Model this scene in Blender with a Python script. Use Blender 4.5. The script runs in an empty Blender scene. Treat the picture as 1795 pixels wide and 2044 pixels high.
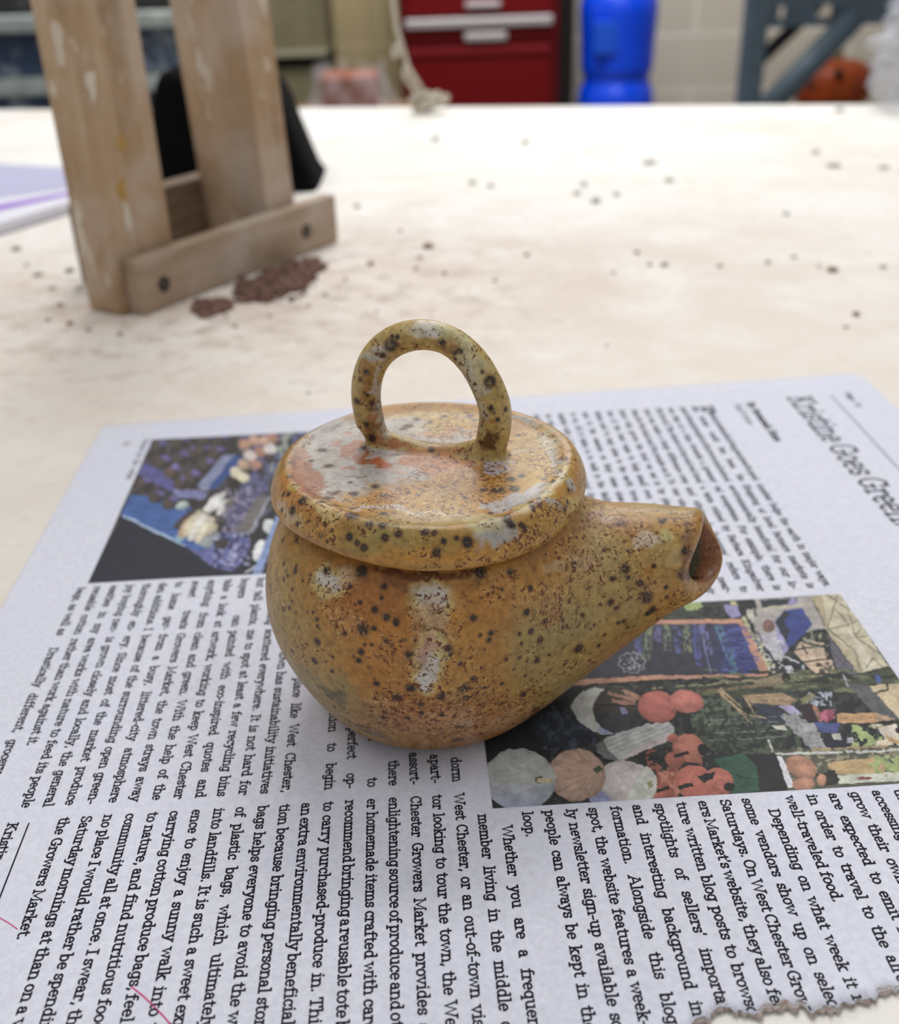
import bpy, bmesh, math, random
import numpy as np
from mathutils import Vector, Matrix

# ------------------------------------------------------------------ camera, world, light, exposure
scene = bpy.context.scene
COL = scene.collection
IMG_W, IMG_H = 1795, 2044
FPX = 2150.0                                    # focal length in pixels of the 1795 px wide frame
PITCH = math.atan(1177 / FPX)
ROLL = math.atan(0.035)
CAM_H = 0.148                                   # phone held 15 cm above the tabletop (z = 0)
FW = np.array([0, math.cos(PITCH), -math.sin(PITCH)])
_r0 = np.array([1.0, 0, 0]); _u0 = np.cross(_r0, FW)
RIGHT = math.cos(ROLL) * _r0 - math.sin(ROLL) * _u0
UP = np.cross(RIGHT, FW)
CAM = np.array([0, 0, CAM_H])

cam_data = bpy.data.cameras.new('camera')
cam = bpy.data.objects.new('camera', cam_data); COL.objects.link(cam)
cam.matrix_world = Matrix(((RIGHT[0], UP[0], -FW[0], 0), (RIGHT[1], UP[1], -FW[1], 0), (RIGHT[2], UP[2], -FW[2], CAM_H), (0, 0, 0, 1)))
cam_data.sensor_fit = 'HORIZONTAL'; cam_data.sensor_width = 36.0
cam_data.lens = FPX / IMG_W * 36.0
cam_data.clip_start = 0.01; cam_data.clip_end = 50
cam_data.dof.use_dof = True
cam_data.dof.focus_distance = 0.193
cam_data.dof.aperture_fstop = 19.0
scene.camera = cam

world = bpy.data.worlds.new('world'); scene.world = world; world.use_nodes = True
bg = world.node_tree.nodes['Background']
bg.inputs['Color'].default_value = (0.93, 0.96, 1.0, 1); bg.inputs['Strength'].default_value = 0.42

def area(name, loc, size, power, color=(1, 0.99, 0.975), target=None):
    l = bpy.data.lights.new(name, 'AREA'); l.shape = 'RECTANGLE'; l.size, l.size_y = size
    l.energy = power; l.color = color
    o = bpy.data.objects.new(name, l); COL.objects.link(o); o.location = loc
    if target is not None:
        o.rotation_euler = (Vector(target) - Vector(loc)).to_track_quat('-Z', 'Y').to_euler()
    return o
area('ceiling_tube_light', (0.15, 1.25, 1.75), (1.3, 0.35), 17)
area('ceiling_tube_light', (-0.9, 0.25, 1.75), (0.35, 1.3), 5.5)
area('ceiling_tube_light', (1.0, 0.2, 1.75), (0.35, 1.3), 5.5)
area('ceiling_tube_light', (0.2, 3.2, 1.75), (1.6, 0.35), 56)

vs = scene.view_settings
vs.view_transform = 'Standard'; vs.look = 'None'; vs.gamma = 1.0; vs.use_curve_mapping = False
vs.exposure = 0.0

# ------------------------------------------------------------------ helpers
rng = np.random.default_rng(7); random.seed(7)
def at(x, y, z=0.0):
    """the point of the horizontal plane at height z that the photograph shows at pixel x, y"""
    d = FW + (x - IMG_W / 2) / FPX * RIGHT - (y - IMG_H / 2) / FPX * UP
    return CAM + (z - CAM_H) / d[2] * d
def at_y(x, y, Y):
    d = FW + (x - IMG_W / 2) / FPX * RIGHT - (y - IMG_H / 2) / FPX * UP
    return CAM + Y / d[1] * d
def at_plane(x, y, p0, n):
    d = FW + (x - IMG_W / 2) / FPX * RIGHT - (y - IMG_H / 2) / FPX * UP
    return CAM + ((p0 - CAM) @ n) / (d @ n) * d
def project(P):
    v = P - CAM; z = v @ FW
    return IMG_W / 2 + FPX * (v @ RIGHT) / z, IMG_H / 2 - FPX * (v @ UP) / z
def lin(c):
    c = np.asarray(c, float) / 255.0
    return np.where(c <= 0.04045, c / 12.92, ((c + 0.055) / 1.055) ** 2.4)
def rgba(c): return tuple(lin(c)) + (1.0,)

def link(name, me, mat=None, parent=None):
    o = bpy.data.objects.new(name, me); COL.objects.link(o)
    if mat: me.materials.append(mat)
    if parent: o.parent = parent
    return o
def tag(o, label=None, cat=None, group=None, kind=None):
    if label: o['label'] = label
    if cat: o['category'] = cat
    if group: o['group'] = group
    if kind: o['kind'] = kind
    return o
def empty(name, loc, rz=0.0):
    o = bpy.data.objects.new(name, None); COL.objects.link(o); o.location = loc; o.rotation_euler = (0, 0, rz)
    o.empty_display_size = 0.02
    return o
def mesh_np(name, V, F, smooth=False):
    """mesh from arrays: F is an (n,3) / (n,4) array or a list of such arrays"""
    Fs = F if isinstance(F, list) else [F]
    Fs = [np.asarray(f, np.int32) for f in Fs if len(f)]
    V = np.asarray(V, np.float32)
    me = bpy.data.meshes.new(name)
    me.vertices.add(len(V)); me.vertices.foreach_set('co', V.ravel())
    idx = np.concatenate([f.ravel() for f in Fs]); tot = np.concatenate([np.full(len(f), f.shape[1], np.int32) for f in Fs])
    me.loops.add(len(idx)); me.loops.foreach_set('vertex_index', idx)
    me.polygons.add(len(tot))
    me.polygons.foreach_set('loop_start', np.concatenate([[0], np.cumsum(tot)[:-1]]).astype(np.int32))
    me.update(calc_edges=True); me.validate()
    if smooth: me.polygons.foreach_set('use_smooth', np.ones(len(me.polygons), bool))
    return me
def set_color(me, name, C):
    a = me.color_attributes.new(name, 'FLOAT_COLOR', 'POINT')
    C = np.asarray(C, np.float32)
    if C.shape[1] == 3: C = np.concatenate([C, np.ones((len(C), 1), np.float32)], 1)
    a.data.foreach_set('color', C.ravel())
def set_float(me, name, v):
    a = me.attributes.new(name, 'FLOAT', 'POINT'); a.data.foreach_set('value', np.asarray(v, np.float32))
def from_bm(name, bm, mat, parent=None, smooth=False):
    me = bpy.data.meshes.new(name); bm.to_mesh(me); bm.free()
    if smooth: me.polygons.foreach_set('use_smooth', np.ones(len(me.polygons), bool))
    return link(name, me, mat, parent)
def box_bm(bm, lo, hi, bevel=0.0, M=None):
    r = bmesh.ops.create_cube(bm, size=1.0)
    vs_ = r['verts']
    for v in vs_:
        v.co = Vector([lo[i] + (hi[i] - lo[i]) * (v.co[i] + 0.5) for i in range(3)])
    if bevel > 0:
        es = list({e for v in vs_ for e in v.link_edges})
        r2 = bmesh.ops.bevel(bm, geom=es, offset=bevel, segments=2, affect='EDGES', profile=0.5)
        vs_ = list({v for f in r2['faces'] for v in f.verts} | {v for v in vs_ if v.is_valid})
    if M is not None: bmesh.ops.transform(bm, matrix=M, verts=list({v for v in vs_}))
    return vs_
def box(name, lo, hi, mat, parent=None, bevel=0.0, M=None):
    bm = bmesh.new(); box_bm(bm, lo, hi, bevel, None)
    if M is not None: bmesh.ops.transform(bm, matrix=M, verts=bm.verts)
    return from_bm(name, bm, mat, parent)
def lathe(profile, n=48, center=(0, 0)):
    V = []; F = []
    for r, z in profile:
        for k in range(n):
            a = 2 * math.pi * k / n
            V.append((center[0] + r * math.cos(a), center[1] + r * math.sin(a), z))
    for i in range(len(profile) - 1):
        for k in range(n):
            F.append((i * n + k, i * n + (k + 1) % n, (i + 1) * n + (k + 1) % n, (i + 1) * n + k))
    return np.array(V), np.array(F)
def smooth_path(pts, n):
    P = np.array(pts, float); t = np.concatenate([[0], np.cumsum(np.linalg.norm(np.diff(P, axis=0), axis=1))])
    q = np.linspace(0, t[-1], n); out = np.zeros((n, P.shape[1]))
    m = np.gradient(P, t, axis=0)
    for k, s in enumerate(q):
        i = min(np.searchsorted(t, s, side='right') - 1, len(t) - 2); h = t[i + 1] - t[i]; u = (s - t[i]) / h
        out[k] = (2*u**3-3*u**2+1)*P[i] + (u**3-2*u**2+u)*h*m[i] + (-2*u**3+3*u**2)*P[i+1] + (u**3-u**2)*h*m[i+1]
    return out
def tube(path, r, n=10):
    P = np.asarray(path, float); r = np.broadcast_to(r, len(P)); T = np.gradient(P, axis=0); T /= np.linalg.norm(T, axis=1)[:, None]
    nrm = np.cross(T[0], [0.3, 0.2, 0.9]); nrm /= np.linalg.norm(nrm)
    V = []; F = []
    for i in range(len(P)):
        nrm = nrm - T[i] * (nrm @ T[i]); nrm /= np.linalg.norm(nrm); b = np.cross(T[i], nrm)
        for k in range(n):
            a = 2 * math.pi * k / n; V.append(P[i] + r[i] * (math.cos(a) * nrm + math.sin(a) * b))
    for i in range(len(P) - 1):
        for k in range(n): F.append((i*n+k, i*n+(k+1) % n, (i+1)*n+(k+1) % n, (i+1)*n+k))
    V.append(P[0]); V.append(P[-1]); a, b = len(V) - 2, len(V) - 1; m = (len(P) - 1) * n
    T3 = [(a, (k+1) % n, k) for k in range(n)] + [(b, m + k, m + (k+1) % n) for k in range(n)]
    return np.array(V), [np.array(F), np.array(T3)]

def vnoise(P, scale, seed=0):
    q = P * scale; i = np.floor(q).astype(np.int64); f = q - i; u = f * f * (3 - 2 * f)
    def h(dx, dy, dz):
        n = (i[:, 0] + dx) * 374761393 + (i[:, 1] + dy) * 668265263 + (i[:, 2] + dz) * 1274126177 + seed * 974711
        n = n & 0xffffffff; n = ((n ^ (n >> 13)) * 1274126177) & 0xffffffff; n = n ^ (n >> 16)
        return (n & 0xffff) / 65535.0
    x, y, z = u[:, 0], u[:, 1], u[:, 2]
    a = h(0,0,0)*(1-x)+h(1,0,0)*x; b = h(0,1,0)*(1-x)+h(1,1,0)*x; c = h(0,0,1)*(1-x)+h(1,0,1)*x; d = h(0,1,1)*(1-x)+h(1,1,1)*x
    return (a*(1-y)+b*y)*(1-z) + (c*(1-y)+d*y)*z
def fbm(P, scale, seed=0, oct=4):
    s = 0; a = 0.5; t = 0
    for k in range(oct): s = s + a * vnoise(P, scale * 2 ** k, seed + 17 * k); t += a; a *= 0.5
    return s / t
def sstep(x, a, b):
    t = np.clip((x - a) / (b - a), 0, 1); return t * t * (3 - 2 * t)

# ------------------------------------------------------------------ materials
def mat(name, color=None, rough=0.6, spec=0.4, metal=0.0):
    m = bpy.data.materials.new(name); m.use_nodes = True
    b = m.node_tree.nodes['Principled BSDF']
    if color is not None: b.inputs['Base Color'].default_value = rgba(color)
    b.inputs['Roughness'].default_value = rough; b.inputs['Specular IOR Level'].default_value = spec; b.inputs['Metallic'].default_value = metal
    return m
class NT:
    def __init__(s, m): s.m = m; s.t = m.node_tree; s.b = s.t.nodes['Principled BSDF']
    def n(s, kind, **kw):
        nd = s.t.nodes.new(kind)
        for k, v in kw.items():
            if k in nd.inputs.keys() and not hasattr(type(nd), k): s.set(nd.inputs[k], v)
            elif hasattr(nd, k): setattr(nd, k, v)
            else: s.set(nd.inputs[k], v)
        return nd
    def set(s, sock, v):
        if isinstance(v, bpy.types.NodeSocket): s.t.links.new(v, sock)
        else: sock.default_value = v
    def coord(s, scale=(1, 1, 1), rot=(0, 0, 0)):
        tc = s.n('ShaderNodeTexCoord'); mp = s.n('ShaderNodeMapping'); s.t.links.new(tc.outputs['Object'], mp.inputs['Vector'])
        mp.inputs['Scale'].default_value = scale; mp.inputs['Rotation'].default_value = rot
        return mp.outputs['Vector']
    def noise(s, vec, scale, detail=4, rough=0.55, dist=0.0):
        nd = s.n('ShaderNodeTexNoise'); s.t.links.new(vec, nd.inputs['Vector'])
        nd.inputs['Scale'].default_value = scale; nd.inputs['Detail'].default_value = detail; nd.inputs['Roughness'].default_value = rough; nd.inputs['Distortion'].default_value = dist
        return nd.outputs['Fac']
    def ramp(s, fac, stops):
        r = s.n('ShaderNodeValToRGB'); s.t.links.new(fac, r.inputs['Fac']); e = r.color_ramp.elements
        while len(e) < len(stops): e.new(0.5)
        for i, (p, c) in enumerate(stops):
            e[i].position = p; e[i].color = c if len(c) == 4 else tuple(c) + (1,)
        return r.outputs['Color']
    def step(s, fac, a, b): return s.ramp(fac, [(min(a, b), (0, 0, 0) if a < b else (1, 1, 1)), (max(a, b), (1, 1, 1) if a < b else (0, 0, 0))])
    def mix(s, fac, a, b, mode='MIX'):
        m = s.n('ShaderNodeMix'); m.data_type = 'RGBA'; m.blend_type = mode
        for sock, v in ((m.inputs[0], fac), (m.inputs[6], a), (m.inputs[7], b)): s.set(sock, v)
        return m.outputs[2]
    def math(s, op, a, b=0.0):
        m = s.n('ShaderNodeMath'); m.operation = op; s.set(m.inputs[0], a); s.set(m.inputs[1], b)
        return m.outputs[0]
    def base(s, c): s.set(s.b.inputs['Base Color'], c)
    def bump(s, h, strength, dist=0.001):
        b = s.n('ShaderNodeBump'); b.inputs['Strength'].default_value = strength; b.inputs['Distance'].default_value = dist
        s.t.links.new(h, b.inputs['Height']); s.t.links.new(b.outputs['Normal'], s.b.inputs['Normal'])
def attr_node(nt, name):
    a = nt.n('ShaderNodeAttribute'); a.attribute_name = name; return a
def mottled(name, c1, c2, scale, rough=0.7, lo=0.35, hi=0.65, spec=0.3, bump=0.0, stretch=(1, 1, 1), rot=(0, 0, 0)):
    m = mat(name, c1, rough, spec); t = NT(m); v = t.coord(stretch, rot); f = t.noise(v, scale, 5, 0.6)
    t.base(t.ramp(f, [(lo, rgba(c1)), (hi, rgba(c2))]))
    if bump: t.bump(f, bump, 0.0006)
    return m

# ------------------------------------------------------------------ the room
FLOOR_Z = -0.80; WALL_Y = 4.47
m = mat('painted_block', (206, 198, 182), 0.75, 0.25); t = NT(m)
v = t.coord()
sep = t.n('ShaderNodeSeparateXYZ'); t.t.links.new(v, sep.inputs[0])
comb = t.n('ShaderNodeCombineXYZ'); t.t.links.new(sep.outputs['X'], comb.inputs['X'])
zoff = t.math('ADD', sep.outputs['Z'], 0.8 - 0.145); t.t.links.new(zoff, comb.inputs['Y'])
br = t.n('ShaderNodeTexBrick'); t.t.links.new(comb.outputs[0], br.inputs['Vector'])
br.inputs['Scale'].default_value = 1.0; br.inputs['Brick Width'].default_value = 0.4; br.inputs['Row Height'].default_value = 0.2
br.inputs['Mortar Size'].default_value = 0.006; br.inputs['Mortar Smooth'].default_value = 0.3
br.inputs['Color1'].default_value = rgba((203, 194, 178)); br.inputs['Color2'].default_value = rgba((196, 188, 172)); br.inputs['Mortar'].default_value = rgba((226, 220, 206))
side = t.n('ShaderNodeMapRange'); t.t.links.new(sep.outputs['X'], side.inputs['Value'])
side.inputs['From Min'].default_value = 0.15; side.inputs['From Max'].default_value = 0.35
old = t.mix(0.75, br.outputs['Color'], rgba((222, 205, 150)), 'MULTIPLY')
t.base(t.mix(side.outputs[0], old, br.outputs['Color']))
MAT_WALL = m
tag(box('wall_back', (-9, WALL_Y, FLOOR_Z), (9, WALL_Y + 0.2, 2.0), MAT_WALL), 'painted concrete block wall behind the tool chest and blue jug', 'wall', kind='structure')
tag(box('floor', (-9, -3.0, FLOOR_Z - 0.1), (9, WALL_Y, FLOOR_Z), mottled('concrete', (120, 116, 110), (140, 136, 128), 3)), 'grey concrete studio floor under the work table', 'floor', kind='structure')

# ------------------------------------------------------------------ work table: plaster-dusted canvas top on wooden legs
m = mat('dusty_tabletop', (236, 230, 220), 0.62, 0.3); t = NT(m); v = t.coord()
n1 = t.noise(v, 7, 6, 0.62); n2 = t.noise(v, 38, 6, 0.65, 0.4); n3 = t.noise(t.coord((1, 2.2, 1), (0, 0, 0.3)), 16, 5, 0.6); n4 = t.noise(v, 260, 3, 0.6)
c = t.ramp(n1, [(0.30, rgba((228, 219, 206))), (0.50, rgba((240, 237, 231))), (0.72, rgba((244, 242, 238)))])
c = t.mix(t.math('MULTIPLY', t.step(n3, 0.52, 0.74), 0.38), c, rgba((218, 203, 188)))
c = t.mix(t.math('MULTIPLY', t.step(n2, 0.56, 0.72), 0.40), c, rgba((214, 198, 176)))
c = t.mix(t.math('MULTIPLY', t.step(n2, 0.40, 0.28), 0.5), c, rgba((250, 248, 244)))
# red clay dust trodden around the wooden stand, and a mottled tan tint close to the front
geo = t.n('ShaderNodeNewGeometry')
def near(cx, cy, r0, r1, sx=1.0):
    s_ = t.n('ShaderNodeVectorMath'); s_.operation = 'SUBTRACT'; t.t.links.new(geo.outputs['Position'], s_.inputs[0]); s_.inputs[1].default_value = (cx, cy, 0)
    mu = t.n('ShaderNodeVectorMath'); mu.operation = 'MULTIPLY'; t.t.links.new(s_.outputs[0], mu.inputs[0]); mu.inputs[1].default_value = (sx, 1, 0)
    ln = t.n('ShaderNodeVectorMath'); ln.operation = 'LENGTH'; t.t.links.new(mu.outputs[0], ln.inputs[0])
    mr = t.n('ShaderNodeMapRange'); t.t.links.new(ln.outputs['Value'], mr.inputs['Value'])
    mr.inputs['From Min'].default_value = r0; mr.inputs['From Max'].default_value = r1; mr.inputs['To Min'].default_value = 1; mr.inputs['To Max'].default_value = 0
    return mr.outputs[0]
n5 = t.noise(v, 24, 6, 0.7, 0.3); n6 = t.noise(v, 75, 5, 0.7)
red = t.math('MULTIPLY', near(-0.05, 0.48, 0.04, 0.23, 0.6), t.step(n5, 0.36, 0.62))
c = t.mix(t.math('MULTIPLY', red, 0.70), c, rgba((200, 170, 154)))
red2 = t.math('MULTIPLY', near(-0.09, 0.47, 0.03, 0.15, 0.8), t.step(n6, 0.50, 0.62))
c = t.mix(t.math('MULTIPLY', red2, 0.8), c, rgba((140, 104, 88)))
tan = t.math('MULTIPLY', near(0.0, 0.30, 0.08, 0.30, 0.6), t.step(n1, 0.35, 0.65))
c = t.mix(t.math('MULTIPLY', tan, 0.6), c, rgba((226, 213, 198)))
n7 = t.noise(v, 120, 5, 0.7); c = t.mix(t.math('MULTIPLY', t.step(n7, 0.56, 0.72), 0.45), c, rgba((188, 174, 158)))
c = t.mix(t.math('MULTIPLY', t.math('MULTIPLY', near(0.05, 0.36, 0.05, 0.34, 0.45), t.step(n5, 0.25, 0.6)), 0.50), c, rgba((226, 215, 202)))
t.base(c); t.bump(t.math('ADD', t.math('MULTIPLY', n2, 0.7), t.math('MULTIPLY', n4, 0.3)), 0.25, 0.0008)
MAT_TOP = m
MAT_LEG = mottled('table_leg_wood', (150, 118, 84), (176, 142, 104), 20, stretch=(6, 6, 0.5))
ta, tb = at(0, 218), at(1795, 206); e = (tb - ta)[:2]; ang = math.atan2(e[1], e[0]); edge_mid = (ta + tb) / 2
table = empty('work_table', (edge_mid[0], edge_mid[1], FLOOR_Z), ang)
tag(table, 'long work table with dusty off-white plaster top', 'table')
TH = -FLOOR_Z
box('table_top', (-1.05, -1.35, TH - 0.045), (0.95, 0.0, TH), MAT_TOP, table, 0.004)
for lx in (-0.95, 0.85):
    for ly in (-1.27, -0.09):
        box('table_leg', (lx - 0.045, ly - 0.045, 0), (lx + 0.045, ly + 0.045, TH - 0.0455), MAT_LEG, table, 0.004)
box('apron', (-0.9, -0.12, TH - 0.15), (0.8, -0.095, TH - 0.0455), MAT_LEG, table); box('apron', (-0.9, -1.26, TH - 0.15), (0.8, -1.235, TH - 0.0455), MAT_LEG, table)

# ------------------------------------------------------------------ red tool chest
Yc = 4.0
xl = at_y(800, 110, Yc)[0]; xr = at_y(1147, 110, Yc)[0]
zz = lambda y, x=950: at_y(x, y, Yc)[2]
chest = empty('tool_chest', ((xl + xr) / 2, Yc, FLOOR_Z)); tag(chest, 'red steel tool chest with silver drawer pulls against the block wall', 'tool chest')
hw = (xr - xl) / 2; cz = lambda y: zz(y) - FLOOR_Z
M_RED = mat('red_enamel', (104, 2, 6), 0.5, 0.2); M_REDD = mat('red_frame_enamel', (94, 6, 14), 0.5, 0.2)
M_CHR = mat('brushed_chrome', (205, 198, 200), 0.35, 0.5, 0.55); M_BLK = mat('black_rubber', (26, 20, 20), 0.7, 0.2)
box('carcass', (-hw, 0, 0.1), (hw - 0.055, 0.4, 1.02), M_REDD, chest, 0.006)
box('corner_bumper', (hw - 0.0545, 0.01, 0.1), (hw, 0.39, 1.0), M_BLK, chest, 0.006)
fx0, fx1 = -hw + 0.025, hw - 0.085
def drawer(z0, z1, name='drawer'):
    return box(name, (fx0, -0.022, z0), (fx1, -0.0005, z1), M_RED, chest, 0.004)
d0 = drawer(cz(28), 0.99)
p0 = box('handle', (-0.075, -0.04, cz(15)), (0.045, -0.0225, cz(1)), M_CHR, d0, 0.006)
d1 = drawer(cz(88), cz(55) )
box('edge_pull', (fx0 - 0.005, -0.045, cz(52)), (fx1 + 0.005, -0.0005, cz(33)), M_CHR, chest, 0.006)
box('handle', (-0.08, -0.04, cz(80)), (0.065, -0.0225, cz(63)), M_CHR, d1, 0.006)
box('ledge', (fx0, -0.03, cz(108)), (fx1, -0.0005, cz(92)), mat('red_ledge_enamel', (120, 18, 26), 0.5, 0.25), chest, 0.004)
drawer(0.14, cz(111), 'cupboard_door')
for sx in (-1, 1):
    for sy in (0.07, 0.33):
        V, F = lathe([(0.0, 0), (0.045, 0.0), (0.05, 0.02), (0.05, 0.08), (0.03, 0.1), (0, 0.1)], 20)
        o = link('caster', mesh_np('caster', V, F, True), M_BLK, chest); o.location = (sx * (hw - 0.08), sy, 0)

# ------------------------------------------------------------------ blue water jug on a crate
Yj = 4.05
jl, jr = at_y(1157, 90, Yj), at_y(1309, 90, Yj); jr_ = (jr[0] - jl[0]) / 2; jx = (jl[0] + jr[0]) / 2
jz = lambda y: at_y(1233, y, Yj)[2]
M_BLUE = mat('blue_plastic', (4, 70, 226), 0.3, 0.5)
jug = empty('water_jug', (jx, Yj, FLOOR_Z)); tag(jug, 'tall blue plastic water jug with a waisted ring beside the red tool chest', 'jug')
pf = [(0, 0.0), (jr_ * 0.9, 0.0), (jr_, 0.03), (jr_, jz(196) - FLOOR_Z), (jr_ * 0.99, jz(186) - FLOOR_Z), (jr_ * 0.93, jz(170) - FLOOR_Z), (jr_ * 0.87, jz(160) - FLOOR_Z), (jr_ * 0.87, jz(150) - FLOOR_Z), (jr_ * 0.93, jz(140) - FLOOR_Z),
      (jr_ * 0.95, jz(120) - FLOOR_Z), (jr_ * 0.97, jz(80) - FLOOR_Z), (jr_, jz(40) - FLOOR_Z), (jr_, jz(10) - FLOOR_Z), (jr_ * 0.93, jz(-12) - FLOOR_Z), (jr_ * 0.6, jz(-40) - FLOOR_Z), (jr_ * 0.3, jz(-55) - FLOOR_Z), (jr_ * 0.25, jz(-75) - FLOOR_Z), (0, jz(-76) - FLOOR_Z)]
V, F = lathe([tuple(p) for p in smooth_path(pf, 90)], 56); link('jug_body', mesh_np('jug_body', V, F, True), M_BLUE, jug)
box('jug_highlight', (-0.100, -jr_ + 0.002, jz(100) - FLOOR_Z), (-0.018, -jr_ * 0.70, jz(35) - FLOOR_Z), mat('pale_blue_highlight', (20, 82, 208), 0.4), jug, 0.004)  # paler blue patch: the jug's reflection highlight put in as colour
V, F = lathe([(0, 0), (jr_ * 0.29, 0), (jr_ * 0.29, 0.045), (0, 0.05)], 24); o = link('jug_cap', mesh_np('jug_cap', V, F, True), M_BLUE, jug); o.location = (0, 0, jz(-76) - FLOOR_Z - 0.01)

# ------------------------------------------------------------------ grey steel stand on the right with braces
Yp = 3.4
M_STEEL = mottled('grey_blue_steel', (74, 88, 98), (86, 100, 110), 12, 0.5); M_STEELD = mat('dark_steel', (34, 36, 38), 0.5)
pl, pr = at_y(1482, 100, Yp), at_y(1524, 100, Yp)
stand = empty('steel_stand', ((pl[0] + pr[0]) / 2, Yp, FLOOR_Z)); tag(stand, 'grey steel frame with diagonal braces in front of the orange pumpkin', 'frame')
sx0 = stand.location.x; pw = (pr[0] - pl[0]) / 2
def sp(x, y, Y=Yp): p = at_y(x, y, Y); return np.array([p[0] - sx0, p[1] - Yp, p[2] - FLOOR_Z])
wide = 1.05
box('post', (-pw, -pw, 0.0305), (pw, pw, 1.02), M_STEEL, stand, 0.004)
box('post', (wide - pw, -pw, 0.0305), (wide + pw, pw, 1.02), M_STEEL, stand, 0.004)
for fx in (0, wide): box('foot', (fx - pw - 0.01, -0.16, 0), (fx + pw + 0.01, 0.16, 0.03), M_STEEL, stand, 0.004)
bz = sp(1600, 52)[2]
bm = bmesh.new()
box_bm(bm, (pw, -pw * 0.6, bz), (wide - pw, pw * 0.6, bz + 0.022)); box_bm(bm, (pw, -pw * 0.6, bz + 0.055), (wide - pw, pw * 0.6, bz + 0.26))
for x0, x1 in ((0, 0.03), (0.055, 0.14), (0.19, wide - 2 * pw)): box_bm(bm, (pw + x0, -pw * 0.6, bz + 0.022), (pw + x1, pw * 0.6, bz + 0.055))
from_bm('beam', bm, M_STEEL, stand)
box('top_plate', (-0.1, -0.1, 1.0205), (wide + 0.1, 0.16, 1.05), M_STEELD, stand, 0.004)
def brace(p, q, w, depth, material, y0):
    p, q = np.array(p), np.array(q); d = q - p; d[1] = 0; L = np.linalg.norm(d); d /= L; n = np.array([-d[2], 0, d[0]])
    V = []
    for yy in (y0, y0 + depth):
        for s, k in ((0, -1), (1, -1), (1, 1), (0, 1)): c = p + d * L * s + n * k * w / 2; V.append((c[0], yy, c[2]))
    F = [(0, 1, 2, 3), (7, 6, 5, 4), (0, 4, 5, 1), (1, 5, 6, 2), (2, 6, 7, 3), (3, 7, 4, 0)]
    return link('brace', mesh_np('brace', V, np.array(F)), material, stand)
brace(sp(1490, 248), sp(1700, 28), 0.066, 0.03, M_STEEL, -0.055)
brace(sp(1500, 150), sp(1650, 8), 0.036, 0.02, M_STEELD, 0.05)
mx = wide - sp(1700, 28)[0]
brace((wide - sp(1490, 248)[0], 0, sp(1490, 248)[2]), (mx, 0, sp(1700, 28)[2]), 0.066, 0.03, M_STEEL, -0.055)

# orange pumpkin on a low wooden stool
Yk = 4.02
k0, k1 = at_y(1588, 170, Yk), at_y(1737, 170, Yk); kr = (k1[0] - k0[0]) / 2; kx = (k0[0] + k1[0]) / 2
ktop = at_y(1650, 118, Yk)[2]; kbot = at_y(1650, 222, Yk)[2]
M_PUMP = mottled('orange_skin', (132, 50, 8), (150, 62, 14), 6, 0.45); M_HOLE = mat('dark_hole', (24, 10, 6), 0.9)
pump = empty('pumpkin', (kx, Yk, kbot)); tag(pump, 'orange pumpkin with small round dark holes behind the grey steel brace', 'pumpkin')
V = []; n_ = 72; hh = ktop - kbot; rows = 30
for i in range(rows + 1):
    ph = math.pi * i / rows
    for k in range(n_):
        a = 2 * math.pi * k / n_; rib = 1 - 0.05 * (0.5 + 0.5 * math.cos(a * 11)) ** 2 * math.sin(ph)
        r = kr * (math.sin(ph) ** 0.55) * rib; z = hh * (0.5 - 0.5 * np.sign(math.cos(ph)) * abs(math.cos(ph)) ** 0.8); V.append((r * math.cos(a), r * math.sin(a), z))
F = [(i * n_ + k, i * n_ + (k + 1) % n_, (i + 1) * n_ + (k + 1) % n_, (i + 1) * n_ + k) for i in range(rows) for k in range(n_)]
link('pumpkin_shell', mesh_np('pumpkin_shell', V, np.array(F), True), M_PUMP, pump)
for hx, hy in ((1674, 146), (1627, 176)):
    p = at_y(hx, hy, Yk - kr * 0.9); lx = p[0] - kx; lz = p[2] - kbot
    d = np.array([lx, -math.sqrt(max(kr * kr * 0.93 - lx * lx, 0.001)), 0]); o_ = d / np.linalg.norm(d)
    V, F = tube([np.array([d[0], d[1], lz]) - o_ * 0.03, np.array([d[0], d[1], lz]) + o_ * 0.004], 0.0145, 18)
    link('hole', mesh_np('hole', V, F), M_HOLE, pump)
V, F = tube([(0, 0, hh - 0.01), (0.005, 0, hh + 0.012), (0.018, 0.0, hh + 0.022)], [0.022, 0.015, 0.014], 10); link('stem', mesh_np('stem', V, F, True), mat('dry_stem', (110, 96, 60)), pump)
M_STOOL = mottled('stool_wood', (120, 94, 66), (140, 112, 80), 15)
def stool(x, y, top, half, label):
    s_ = empty('stool', (x, y, FLOOR_Z)); tag(s_, label, 'stool')
    h_ = top - FLOOR_Z
    box('seat', (-half, -half, h_ - 0.03), (half, half, h_), M_STOOL, s_, 0.004)
    for a in (-1, 1):
        for b in (-1, 1): box('leg', (a * (half - 0.03) - 0.018, b * (half - 0.03) - 0.018, 0), (a * (half - 0.03) + 0.018, b * (half - 0.03) + 0.018, h_ - 0.0305), M_STOOL, s_, 0.002)
stool(kx, Yk, kbot, 0.15, 'low wooden stool under the orange pumpkin')

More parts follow.
